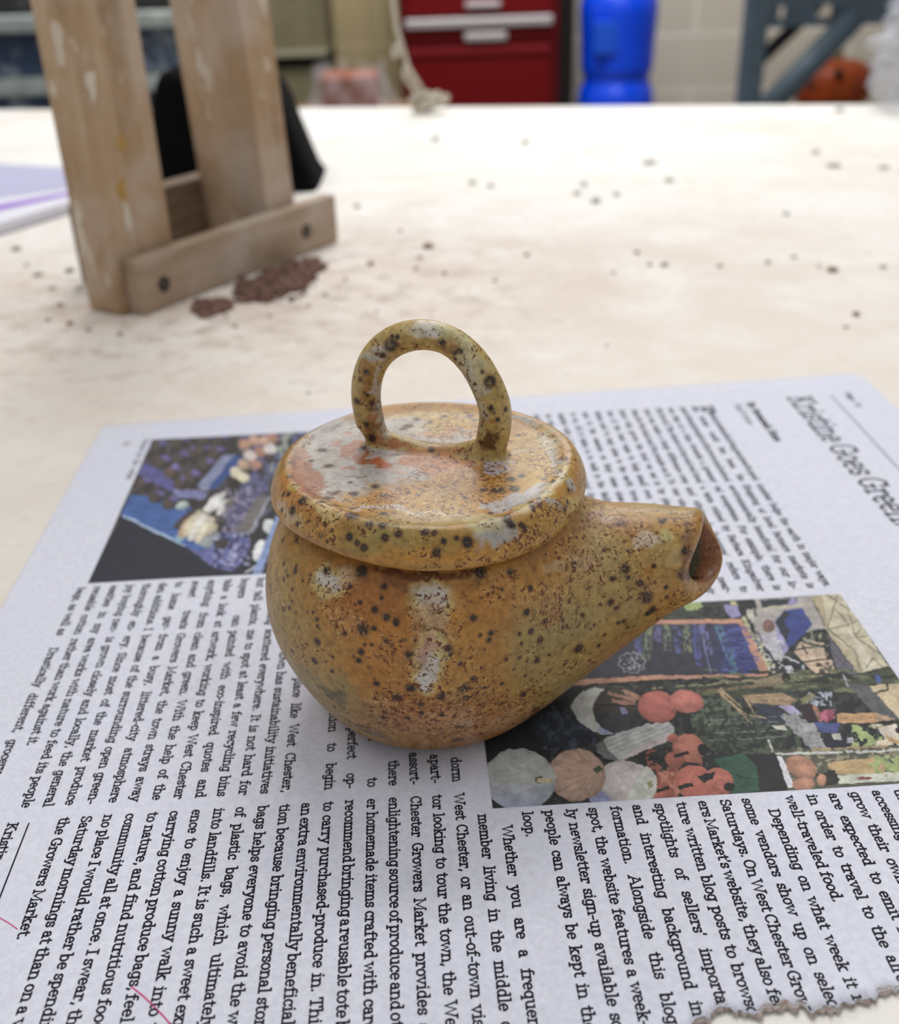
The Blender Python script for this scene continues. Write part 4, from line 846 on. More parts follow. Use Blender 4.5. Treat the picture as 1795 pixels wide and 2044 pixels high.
rr_ = np.hypot((ph.X - 1262) / 26, (ph.Y - 1327) / 20); ph.put(inner & (np.abs(rr_ - 1 + 0.08 * np.sin(10 * np.arctan2(ph.Y - 1327, ph.X - 1262))) < .07), (140, 140, 156)); ph.put(inner & (rr_ < .8) & (fbm(ph.j, .3, 2, 2) > .55), (150, 150, 166))
# stalks, fence and stalls on the right
ph.poly([(1380, 1372), (1540, 1352), (1600, 1345), (1700, 1352), (1777, 1336), (1800, 1372), (1795, 1372), (1700, 1387), (1620, 1379), (1500, 1396), (1400, 1392)], (74, 82, 52), .35)
ph.speck((1400, 1340, 1795, 1392), (110, 118, 66), .56, .09, 3, (.25, 1.4)); ph.speck((1400, 1340, 1795, 1392), (44, 52, 40), .60, .1, 9, (.25, 1.4))
ph.poly([(1500, 1364), (1560, 1346), (1575, 1352), (1565, 1366), (1520, 1374)], (148, 124, 84), .2); ph.ell(1568, 1354, 9, 9, (46, 38, 32))
ph.seg((1300, 1378), (1640, 1352), 3.5, (150, 140, 84), .3, .4); ph.seg((1380, 1386), (1560, 1368), 6, (140, 112, 62), .3, .35); ph.seg((1160, 1374), (1330, 1374), 2.5, (90, 96, 70), .3, .4); ph.seg((1330, 1374), (1400, 1386), 2.5, (80, 84, 60), .3, .4)
ph.poly([(1420, 1396), (1460, 1440), (1560, 1420), (1600, 1430), (1560, 1505), (1430, 1505), (1390, 1460), (1390, 1420)], (48, 56, 46), .3, None, 6)
ph.speck((1380, 1395, 1600, 1510), (72, 88, 62), .56, .12, 5); ph.speck((1380, 1395, 1480, 1450), (96, 112, 82), .6, .14, 12, (.8, .8))
ph.poly([(1505, 1404), (1560, 1418), (1570, 1446), (1516, 1446)], (54, 60, 82), .15); ph.poly([(1480, 1392), (1560, 1386), (1590, 1400), (1575, 1412), (1500, 1406)], (182, 142, 84), .25); ph.seg((1490, 1400), (1590, 1404), 3, (140, 104, 58), .3, .4)
for a_, b_, w_ in (((1432, 1380), (1502, 1450), 5), ((1440, 1390), (1490, 1432), 4), ((1488, 1396), (1506, 1428), 5), ((1494, 1430), (1530, 1436), 3), ((1436, 1378), (1480, 1415), 5)): ph.seg(a_, b_, w_, (196, 158, 92), .25, 0, 1.5)
for y in (1440, 1449, 1467, 1480): ph.seg((1412, y + 2), (1570, y - 7), 1.5, (130, 140, 136), .2, .42)
ph.poly([(1552, 1412), (1580, 1411), (1602, 1430), (1580, 1428)], (180, 164, 216)); ph.poly([(1596, 1412), (1625, 1406), (1645, 1440), (1612, 1446)], (58, 36, 46), .2); ph.seg((1624, 1410), (1640, 1445), 8, (170, 110, 76), .3, .3)
ph.speck((1610, 1385, 1660, 1412), (170, 174, 200), .55, .2, 2); ph.poly([(1596, 1398), (1622, 1386), (1628, 1392), (1604, 1410)], (140, 134, 70), .2)
ph.ell(1652, 1431, 15, 12, (170, 44, 88)); ph.speck((1638, 1420, 1668, 1444), (222, 80, 130), .55, .2, 3)
for y in (1432, 1442): ph.seg((1670, y), (1753, y), 9.5, (216, 152, 62), .18)
ph.seg((1750, 1436), (1800, 1434), 18, (196, 152, 108), .3, 0, 8)
ph.poly([(1690, 1368), (1734, 1372), (1800, 1445), (1768, 1432), (1740, 1425)], (96, 96, 98), .3); ph.poly([(1735, 1372), (1800, 1368), (1800, 1444), (1770, 1412)], (212, 182, 122), .15); ph.seg((1746, 1388), (1772, 1380), 4, (60, 50, 44)); ph.seg((1768, 1366), (1773, 1382), 4, (50, 44, 40))
ph.seg((1748, 1352), (1756, 1368), 8, (56, 92, 180)); ph.seg((1683, 1350), (1694, 1374), 3, (176, 172, 196))
ph.poly([(1556, 1432), (1590, 1424), (1640, 1470), (1660, 1500), (1620, 1500), (1590, 1470)], (150, 150, 150), .35, None, 6); ph.poly([(1542, 1452), (1566, 1450), (1572, 1462), (1548, 1458)], (206, 204, 182)); ph.poly([(1600, 1448), (1626, 1446), (1634, 1462), (1606, 1462)], (176, 172, 172))
ph.poly([(1622, 1444), (1676, 1448), (1672, 1466), (1640, 1466)], (70, 86, 160), .2); ph.poly([(1640, 1470), (1712, 1472), (1716, 1500), (1650, 1500)], (44, 40, 60), .2); ph.poly([(1660, 1468), (1676, 1467), (1680, 1480), (1664, 1480)], (196, 196, 176)); ph.poly([(1690, 1476), (1702, 1475), (1706, 1486), (1692, 1486)], (190, 190, 200))
ph.speck((1700, 1450, 1760, 1500), (160, 184, 66), .5, .12, 4); ph.speck((1740, 1450, 1795, 1500), (222, 200, 160), .52, .07, 9); ph.poly([(1750, 1456), (1786, 1448), (1795, 1470), (1765, 1478)], (222, 206, 176), .2); ph.seg((1764, 1474), (1800, 1486), 9, (196, 150, 60), .3, .3); ph.ell(1792, 1462, 9, 5, (40, 36, 34), 30)
ph.poly([(1540, 1500), (1800, 1492), (1800, 1570), (1570, 1590)], (92, 92, 72), .3); ph.speck((1580, 1495, 1795, 1560), (150, 140, 96), .55, .14, 6); ph.seg((1541, 1509), (1800, 1501), 5, (206, 206, 196), .2, .3); ph.seg((1620, 1500), (1770, 1492), 4, (190, 150, 80), .3, .35)
ph.seg((1534, 1480), (1543, 1510), 4, (196, 196, 180), .2, .35)
ph.poly([(1652, 1528), (1668, 1522), (1742, 1516), (1770, 1530), (1765, 1548), (1660, 1550)], (206, 162, 72), .15); ph.speck((1735, 1512, 1795, 1548), (156, 178, 60), .5, .1, 7); ph.poly([(1668, 1552), (1800, 1544), (1800, 1562), (1674, 1568)], (210, 212, 184), .2); ph.ell(1726, 1557, 15, 3, (170, 50, 50))
ph.poly([(1400, 1510), (1552, 1508), (1572, 1580), (1500, 1586), (1420, 1530)], (40, 42, 46), .15); ph.poly([(1552, 1512), (1562, 1513), (1586, 1574), (1572, 1576)], (216, 214, 224), .15)
ph.poly([(1425, 1520), (1482, 1507), (1510, 1532), (1516, 1582), (1462, 1590), (1456, 1552)], (36, 96, 72), .2); ph.seg((1450, 1545), (1512, 1562), 2, (26, 66, 54))
ph.ell(1600, 1535, 32, 21, (204, 128, 78), 22); ph.ell(1604, 1568, 24, 13, (206, 130, 80), -5); ph.poly([(1626, 1548), (1668, 1540), (1676, 1566), (1640, 1572)], (46, 48, 40), .2, None, 4); ph.ell(1640, 1560, 9, 12, (208, 134, 84))
# squashes and pumpkins in front
ph.ell(1127, 1463, 62, 38, (44, 56, 72), 8); ph.speck((1080, 1425, 1190, 1500), (66, 84, 110), .56, .09, 3)
ph.poly([(1139, 1417), (1148, 1398), (1163, 1384), (1189, 1377), (1209, 1380), (1192, 1398), (1184, 1420), (1196, 1445), (1227, 1467), (1202, 1472), (1178, 1460), (1156, 1444)], (204, 209, 198), .08, None, 2); ph.poly([(1196, 1452), (1208, 1458), (1228, 1467), (1202, 1472), (1194, 1466)], (166, 174, 222))
sq = ph.ell(1237, 1422, 53, 47, (76, 70, 58), 10, .5, 11, (60, -6)); ph.put(sq & (ph.Y > 1428), (64, 66, 76), 1.05 - ((ph.X - 1235) / 90) ** 2 - 0.2 * np.sin(ph.X * .2 + ph.Y * .1) * .5, .2)
for a_, b_ in (((1214, 1386), (1268, 1402)), ((1240, 1382), (1276, 1396)), ((1222, 1402), (1266, 1410))): ph.seg(a_, b_, 8, (196, 134, 92), .2, .25)
ph.poly([(1238, 1412), (1250, 1416), (1254, 1428), (1242, 1430)], (152, 146, 206)); ph.seg((1190, 1412), (1266, 1412), 3, (40, 38, 34), .2)
ph.ell(1312, 1415, 40, 32, (222, 92, 72), 16); ph.ell(1371, 1404, 34, 23, (228, 104, 74), 6)
ph.poly([(1190, 1490), (1214, 1474), (1260, 1460), (1294, 1449), (1334, 1446), (1346, 1456), (1343, 1470), (1330, 1484), (1262, 1513), (1237, 1524), (1210, 1518), (1192, 1504)], (192, 198, 194), .1, 1.0 - 0.25 * np.sin((ph.Y + ph.X * .42) * .33) ** 8, 2)
ph.poly([(1262, 1502), (1338, 1466), (1343, 1472), (1330, 1484), (1262, 1513), (1240, 1522)], (210, 188, 186), .1); ph.poly([(1190, 1490), (1204, 1482), (1214, 1500), (1236, 1523), (1210, 1518), (1192, 1504)], (112, 122, 118), .2)
ph.speck((1290, 1500, 1400, 1600), (176, 76, 44), .54, .08, 4); ph.ell(1374, 1497, 32, 29, (216, 108, 62), 15); ph.ell(1402, 1500, 10, 12, (36, 36, 38)); ph.ell(1342, 1478, 11, 9, (206, 92, 56)); ph.ell(1348, 1520, 20, 16, (196, 88, 48)); ph.seg((1346, 1514), (1374, 1506), 7, (36, 38, 34))
ph.ell(1338, 1566, 25, 22, (186, 78, 42)); ph.speck((1312, 1545, 1364, 1590), (216, 120, 70), .55, .14, 4); ph.ell(1384, 1562, 36, 31, (222, 94, 54), 0); ph.ell(1432, 1566, 32, 30, (218, 96, 56)); ph.ell(1320, 1590, 26, 12, (206, 84, 46), -10); ph.ell(1404, 1588, 40, 18, (206, 84, 50))
ph.poly([(1392, 1556), (1404, 1548), (1428, 1544), (1424, 1558), (1404, 1568)], (34, 36, 36), .15, None, 2); ph.seg((1355, 1575), (1384, 1570), 8, (36, 44, 30)); ph.ell(1456, 1574, 10, 9, (34, 34, 34)); ph.seg((1310, 1584), (1336, 1576), 7, (36, 34, 30))
ph.ell(1251, 1568, 60, 45, (214, 200, 198), 14); ph.put((np.hypot((ph.X - 1251) / 60, (ph.Y - 1568) / 45) < 1) & (ph.X + .6 * ph.Y > 1268 + .6 * 1568), (214, 218, 198), None, .08); ph.poly([(1290, 1567), (1300, 1562), (1304, 1572), (1294, 1580)], (170, 160, 96), .3)
ph.poly([(1180, 1588), (1202, 1580), (1222, 1604), (1178, 1612)], (142, 154, 206), .15, None, 3)
ph.ell(1152, 1551, 57, 52, (216, 164, 130), 12, .5, 26, (42, -8)); ph.poly([(1184, 1538), (1196, 1532), (1205, 1540), (1192, 1548)], (66, 96, 56), .2)
ph.ell(1038, 1560, 72, 61, (190, 196, 190), 6, .35); kk = sstep(ph.Y, 1550, 1610)[:, None] * .8; pm = np.hypot((ph.X - 1038) / 72, (ph.Y - 1560) / 61) < 1; ph.C[pm] = (ph.C * (1 - kk) + lin((160, 172, 206)) * kk)[pm]
ph.ell(1077, 1560, 9, 7, (70, 66, 50)); ph.seg((1072, 1560), (1104, 1563), 9, (216, 196, 124), .2)
o = ph.build()

pl2 = Photo(12.9, 102.1, 19.3, 100, 0.3); pl2.fill((58, 50, 52))
pl2.speck((180, 850, 760, 1180), (86, 76, 74), .55, .08, 3); pl2.speck((480, 860, 760, 1160), (90, 92, 150), .52, .09, 5); pl2.speck((540, 860, 760, 1000), (150, 160, 140), .6, .1, 15)
pl2.poly([(288, 924), (323, 939), (352, 970), (344, 984), (300, 962), (274, 950)], (92, 88, 172), .2, None, 3); pl2.poly([(346, 978), (416, 984), (411, 999), (350, 996)], (124, 130, 194), .2, None, 3)
pl2.poly([(262, 990), (243, 1031), (370, 1095), (428, 1120), (440, 1098), (372, 1066), (347, 1058), (384, 1018), (344, 1000)], (38, 104, 190), .15, None, 2); pl2.seg((246, 1033), (372, 1094), 5, (156, 196, 238)); pl2.ell(364, 1012, 14, 8, (176, 206, 190)); pl2.ell(360, 1078, 10, 7, (120, 190, 220))
for x, y in ((296, 905), (324, 925), (344, 944), (382, 908), (402, 900), (412, 930), (362, 966), (286, 968), (312, 994), (340, 1006), (360, 916), (384, 955), (432, 905), (318, 895), (440, 880), (410, 880), (360, 885)):
    pl2.ell(x, y, 17, 14, (92, 76, 66), -35, .9); pl2.ell(x + 8, y - 7, 10, 6, (112, 98, 176), 25, .5)
pl2.ell(342, 945, 14, 12, (112, 86, 62), -30); pl2.ell(350, 934, 7, 6, (130, 112, 200))
pl2.poly([(446, 912), (472, 908), (422, 978), (404, 982), (394, 972)], (136, 146, 194), .15); pl2.poly([(468, 910), (490, 917), (428, 982), (418, 975)], (26, 80, 162), .12)
for x, y, c_ in ((488, 890, (206, 140, 96)), (508, 882, (214, 150, 110)), (530, 884, (222, 160, 120)), (520, 905, (190, 120, 80)), (500, 912, (228, 206, 186)), (540, 900, (226, 212, 200)), (486, 930, (206, 160, 110)), (510, 930, (200, 130, 96)), (545, 878, (196, 120, 80)), (472, 946, (230, 214, 160)), (486, 956, (236, 222, 170))): pl2.ell(x, y, 13, 10, c_, 25, .3)
pl2.ell(470, 966, 9, 9, (50, 44, 40))
for x, y, rx, ry, c_ in ((414, 1022, 20, 8, (222, 214, 190)), (424, 1010, 24, 9, (232, 228, 216)), (436, 1004, 24, 9, (236, 234, 226)), (446, 1016, 20, 8, (226, 218, 206)), (376, 1052, 30, 11, (206, 160, 104)), (386, 1048, 32, 11, (232, 210, 160)), (398, 1054, 34, 12, (238, 230, 208)), (410, 1062, 32, 11, (236, 220, 176)), (420, 1070, 24, 9, (220, 196, 140))): pl2.ell(x, y, rx, ry, c_, -56, .45)
pl2.seg((396, 1020), (448, 1046), 3, (110, 104, 96), .2, .35)
pl2.poly([(346, 1052), (376, 1022), (384, 1030), (352, 1062)], (78, 62, 60))
pl2.poly([(392, 1092), (428, 1062), (442, 1072), (420, 1098)], (150, 160, 160), .25); pl2.ell(462, 1008, 14, 10, (120, 106, 92), -40); pl2.ell(476, 1010, 9, 12, (206, 196, 180), 20)
pl2.poly([(448, 1044), (470, 1000), (508, 972), (520, 990), (500, 1050), (470, 1070)], (84, 82, 130), .3, None, 4); pl2.speck((445, 975, 520, 1075), (150, 140, 180), .6, .18, 3)
pl2.poly([(511, 998), (540, 994), (496, 1074), (470, 1064)], (120, 112, 106), .12); pl2.seg((540, 994), (497, 1072), 3, (170, 180, 200))
pl2.poly([(372, 1098), (400, 1104), (430, 1092), (449, 1066), (498, 1080), (486, 1128), (462, 1145), (426, 1138)], (100, 104, 184), .15, None, 2); pl2.speck((425, 1068, 498, 1140), (160, 160, 220), .56, .16, 4); pl2.speck((425, 1068, 498, 1140), (50, 48, 110), .58, .16, 14); pl2.ell(444, 1090, 14, 11, (70, 56, 56), -30)
pl2.poly([(500, 1084), (520, 1040), (560, 1010), (580, 1180), (500, 1180)], (40, 42, 46), .15); pl2.ell(539, 1055, 13, 14, (220, 224, 222), 0, .3); pl2.ell(518, 1103, 11, 23, (232, 234, 236), 22, .2)
pl2.poly([(243, 1037), (371, 1096), (426, 1140), (462, 1147), (486, 1132), (530, 1158), (180, 1180), (170, 1172)], (36, 40, 58), .08); pl2.seg((490, 1148), (512, 1136), 4, (190, 196, 200))
pl2.seg((561, 1034), (511, 1156), 16, (124, 154, 218))
o = pl2.build()

# ------------------------------------------------------------------ speckled stoneware teapot
def surface_nets(f, lo, h):
    """quads of the zero level of the sampled field f"""
    s = f < 0; nx, ny, nz = f.shape
    acc = np.zeros((nx - 1, ny - 1, nz - 1), np.int8)
    for dx in (0, 1):
        for dy in (0, 1):
            for dz in (0, 1): acc += s[dx:nx - 1 + dx, dy:ny - 1 + dy, dz:nz - 1 + dz]
    act = (acc > 0) & (acc < 8); ids = np.argwhere(act); lut = np.full(act.shape, -1, np.int32); lut[act] = np.arange(len(ids))
    vals = {}
    for dx in (0, 1):
        for dy in (0, 1):
            for dz in (0, 1): vals[dx, dy, dz] = f[ids[:, 0] + dx, ids[:, 1] + dy, ids[:, 2] + dz]
    acc_p = np.zeros((len(ids), 3)); cnt = np.zeros(len(ids))
    for a in vals:
        for ax in range(3):
            if a[ax] == 0:
                b = tuple(1 if i == ax else a[i] for i in range(3)); va, vb = vals[a], vals[b]; x = (va < 0) != (vb < 0)
                t_ = np.where(x, va / np.where(va == vb, 1, va - vb), 0); p = np.tile(np.array(a, float), (len(ids), 1)); p[:, ax] = t_
                acc_p[x] += p[x]; cnt[x] += 1
    V = lo + (ids + acc_p / cnt[:, None]) * h; Q = []
    for ax in range(3):
        b, c = (ax + 1) % 3, (ax + 2) % 3
        sl0 = [slice(None)] * 3; sl1 = [slice(None)] * 3; sl0[ax] = slice(0, -1); sl1[ax] = slice(1, None)
        e = s[tuple(sl0)] != s[tuple(sl1)]; E_ = np.argwhere(e); E_ = E_[(E_[:, b] > 0) & (E_[:, c] > 0) & (E_[:, b] < f.shape[b] - 1) & (E_[:, c] < f.shape[c] - 1)]
        inside = s[tuple(E_.T)]
        def cell(db, dc): q = E_.copy(); q[:, b] -= db; q[:, c] -= dc; return lut[tuple(q.T)]
        q = np.stack([cell(1, 1), cell(0, 1), cell(0, 0), cell(1, 0)], 1); q[~inside] = q[~inside][:, ::-1]; Q.append(q)
    return V, np.concatenate(Q)
def smin(a, b, k): h = np.clip(0.5 + 0.5 * (b - a) / k, 0, 1); return b * (1 - h) + a * h - k * h * (1 - h)
def poly_sdf_table(poly, rmax, z0, z1, step):
    """signed distance of a closed (r, z) outline, sampled on a table"""
    R, Z = np.meshgrid(np.arange(0, rmax, step), np.arange(z0, z1, step), indexing='ij'); d = np.full(R.shape, 9.0); ins = np.zeros(R.shape, bool); n = len(poly)
    for i in range(n):
        (x0, y0), (x1, y1) = poly[i], poly[(i + 1) % n]; ex, ey = x1 - x0, y1 - y0; L2 = ex * ex + ey * ey + 1e-18
        t_ = np.clip(((R - x0) * ex + (Z - y0) * ey) / L2, 0, 1); d = np.minimum(d, np.hypot(R - x0 - t_ * ex, Z - y0 - t_ * ey))
        if y0 != y1: c = (Z >= min(y0, y1)) & (Z < max(y0, y1)); ins ^= c & (R < x0 + (Z - y0) * ex / (y1 - y0))
    return np.where(ins, -d, d).astype(np.float32)
def lookup(T, r, z, z0, step):
    a = np.clip(r / step, 0, T.shape[0] - 1.001); b = np.clip((z - z0) / step, 0, T.shape[1] - 1.001); i = a.astype(np.int32); j = b.astype(np.int32); u = a - i; w = b - j
    return (T[i, j] * (1 - u) + T[i + 1, j] * u) * (1 - w) + (T[i, j + 1] * (1 - u) + T[i + 1, j + 1] * u) * w
def cone_field(X, Y, Z, path, rad, pad):
    f = np.full(X.shape, 9.0, np.float32); lo_, hi_ = path.min(0) - rad.max() - pad, path.max(0) + rad.max() + pad
    ix = np.where((X[:, 0, 0] > lo_[0]) & (X[:, 0, 0] < hi_[0]))[0]; iy = np.where((Y[0, :, 0] > lo_[1]) & (Y[0, :, 0] < hi_[1]))[0]; iz = np.where((Z[0, 0, :] > lo_[2]) & (Z[0, 0, :] < hi_[2]))[0]
    if min(len(ix), len(iy), len(iz)) == 0: return f
    sl = (slice(ix[0], ix[-1] + 1), slice(iy[0], iy[-1] + 1), slice(iz[0], iz[-1] + 1)); x, y, z = X[sl], Y[sl], Z[sl]; g = np.full(x.shape, 9.0, np.float32)
    for p, r in zip(path, rad): np.minimum(g, np.sqrt((x - p[0]) ** 2 + (y - p[1]) ** 2 + (z - p[2]) ** 2) - r, out=g)
    f[sl] = g; return f
def grid(lo, hi, h):
    ax = [np.arange(lo[i], hi[i] + h, h, dtype=np.float32) for i in range(3)]; return np.meshgrid(*ax, indexing='ij')
def smooth_mesh(V, Q, it=2, k=0.5):
    n = len(V); e = np.concatenate([Q[:, [0, 1]], Q[:, [1, 2]], Q[:, [2, 3]], Q[:, [3, 0]]]); deg = np.bincount(e[:, 0], minlength=n) + np.bincount(e[:, 1], minlength=n)
    for _ in range(it):
        A = np.zeros_like(V)
        for c in range(3): A[:, c] = np.bincount(e[:, 0], V[e[:, 1], c], n) + np.bincount(e[:, 1], V[e[:, 0], c], n)
        V = V + k * (A / deg[:, None] - V)
    return V
def vnormals(V, Q):
    n = np.cross(V[Q[:, 2]] - V[Q[:, 0]], V[Q[:, 3]] - V[Q[:, 1]]); N = np.zeros_like(V)
    for k in range(4):
        for c in range(3): N[:, c] += np.bincount(Q[:, k], n[:, c], len(V))
    return N / np.maximum(np.linalg.norm(N, axis=1), 1e-12)[:, None]

POT_Z = 0.0006                                            # stands on the newspaper
PX, PY = POT
HG = 0.00034
# body: turned belly with a flat foot, coordinates relative to the pot axis
belly = smooth_path([(0.0, 0.0), (0.0200, 0.0), (0.0232, 0.0018), (0.0268, 0.0060), (0.0305, 0.0128), (0.0330, 0.0205), (0.0338, 0.0280), (0.0330, 0.0350), (0.0310, 0.0410), (0.0280, 0.0455), (0.0255, 0.0475), (0.0, 0.0478)], 90)
TB = poly_sdf_table([tuple(p) for p in belly], 0.06, -0.012, 0.07, 0.0002)
X, Y, Z = grid((-0.040, -0.042, -0.003), (0.066, 0.040, 0.054), HG)
TH_ = np.arctan2(Y, X); R_ = np.hypot(X, Y)
wob = 1 + 0.012 * np.sin(2 * TH_ + 0.7) + 0.008 * np.sin(3 * TH_ + Z * 90) + 0.006 * np.sin(5 * TH_ - Z * 120)
fb = lookup(TB, R_ / wob, Z, -0.012, 0.0002)
tip = np.array([0.0548, -0.0065, 0.0366]); mouth_n = np.array([0.80, -0.50, 0.22]); mouth_n /= np.linalg.norm(mouth_n)
ctl = np.array([[0.006, 0.000, 0.0215], [0.024, -0.002, 0.0248], [0.041, -0.004, 0.0322], [0.051, -0.006, 0.0354], [0.062, -0.0085, 0.0378]])
path = smooth_path(ctl, 60); tt = np.linspace(0, 1, 60)
rad = np.interp(tt, [0, .22, .36, .5, .64, .78, .9, 1], [0.0215, 0.0192, 0.0170, 0.0147, 0.0121, 0.0096, 0.0079, 0.0075])
fs = cone_field(X, Y, Z, path, rad, 0.012)
f = smin(fb, fs, 0.008)
cut = (X - tip[0]) * mouth_n[0] + (Y - tip[1]) * mouth_n[1] + (Z - tip[2]) * mouth_n[2]
cut = cut + 0.0011 * np.sin(np.arctan2(Z - tip[2], Y - tip[1]) * 2 + 0.6)
f = -smin(-f, -cut, 0.0016)
bore = cone_field(X, Y, Z, smooth_path(ctl[2:] + mouth_n * 0.0, 30), np.interp(np.linspace(0, 1, 30), [0, .55, 1], [0.0040, 0.0056, 0.0062]), 0.004)
f = -smin(-f, bore, 0.0012)
f = np.maximum(f, -(Z + 0.0))
part_sp = (fs < fb)
Vb, Qb = surface_nets(f, np.array([X[0, 0, 0], Y[0, 0, 0], Z[0, 0, 0]]), HG)
Vb = smooth_mesh(Vb, Qb, 3); Nb = vnormals(Vb, Qb)
def sample(field, V, lo):
    q = np.clip(np.round((V - lo) / HG).astype(int), 0, np.array(field.shape) - 1); return field[q[:, 0], q[:, 1], q[:, 2]]
lo_b = np.array([X[0, 0, 0], Y[0, 0, 0], Z[0, 0, 0]])
sp_v = sample(fs - fb, Vb, lo_b) < 0; bore_v = sample(bore, Vb, lo_b) < 0.0006
Vb_w = Vb + np.array([PX, PY, POT_Z])
del f, fb, fs, cut, bore, wob
# lid with its loop
LZ = 0.0478                                               # underside of the lid rim above the foot
lid_prof = [(0.0, 0.0012), (0.0255, 0.0010), (0.0268, 0.0), (0.0290, 0.0003), (0.0306, 0.0014), (0.0310, 0.0026), (0.0307, 0.0038), (0.0298, 0.0060), (0.0289, 0.0074), (0.0280, 0.0081), (0.0270, 0.0081), (0.0258, 0.0077), (0.0245, 0.0074), (0.0230, 0.0073), (0.0150, 0.0074), (0.0, 0.0076)]
lp = [(r, z) for r, z in smooth_path(lid_prof, 120)]
TL = poly_sdf_table(lp + [(0.0, 0.0012)], 0.05, -0.01, 0.05, 0.0002)
X, Y, Z = grid((-0.036, -0.036, -0.003), (0.036, 0.036, 0.042), HG)
TH_ = np.arctan2(Y, X); R_ = np.hypot(X, Y)
wob = 1 + 0.010 * np.sin(2 * TH_ + 2.4) + 0.006 * np.sin(3 * TH_) + 0.004 * np.sin(7 * TH_ + 1)
sag = 0.0005 * np.sin(TH_ * 2 + 0.5) * np.clip(R_ / 0.03, 0, 1.2) + 0.0004 * np.sin(3 * TH_ + 2) * np.clip(R_ / 0.03, 0, 1.2)
fl = lookup(TL, R_ / wob, Z - sag, -0.01, 0.0002)
zl = POT_Z + LZ + 0.0075                                  # height of the lid's top face in the room
fa, fbk = at(745, 884, zl), at(985, 912, zl)
rd = fbk - fa; rd /= np.linalg.norm(rd); rn_ = np.array([-rd[1], rd[0], 0])
loop_px = [(738, 838), (731, 795), (735, 750), (754, 709), (790, 680), (846, 668), (896, 680), (938, 714), (970, 764), (988, 815), (986, 862), (973, 898), (930, 908), (880, 906), (836, 898), (796, 886), (758, 868), (738, 838)]
lc = np.array([at_plane(x, y, fa, rn_) for x, y in loop_px]) - np.array([PX, PY, POT_Z + LZ])
lc[11:17, 2] = np.minimum(lc[11:17, 2], 0.0088)
lpath = smooth_path(lc, 130)
lr = np.interp(np.linspace(0, 1, 130), [0, .1, .25, .36, .5, .62, .7, .8, .9, 1], [.0029, .0030, .0030, .0028, .0031, .0032, .0030, .0017, .0017, .0028])
flo = cone_field(X, Y, Z, lpath, lr, 0.008)
f = smin(fl, flo, 0.0022)
lo_l = np.array([X[0, 0, 0], Y[0, 0, 0], Z[0, 0, 0]])
Vl, Ql = surface_nets(f, lo_l, HG); Vl = smooth_mesh(Vl, Ql, 3); Nl = vnormals(Vl, Ql)
lo_v = (sample(flo - fl, Vl, lo_l) < 0.0004)
Vl_w = Vl + np.array([PX, PY, POT_Z + LZ])
del f, fl, flo, wob, sag, X, Y, Z, TH_, R_

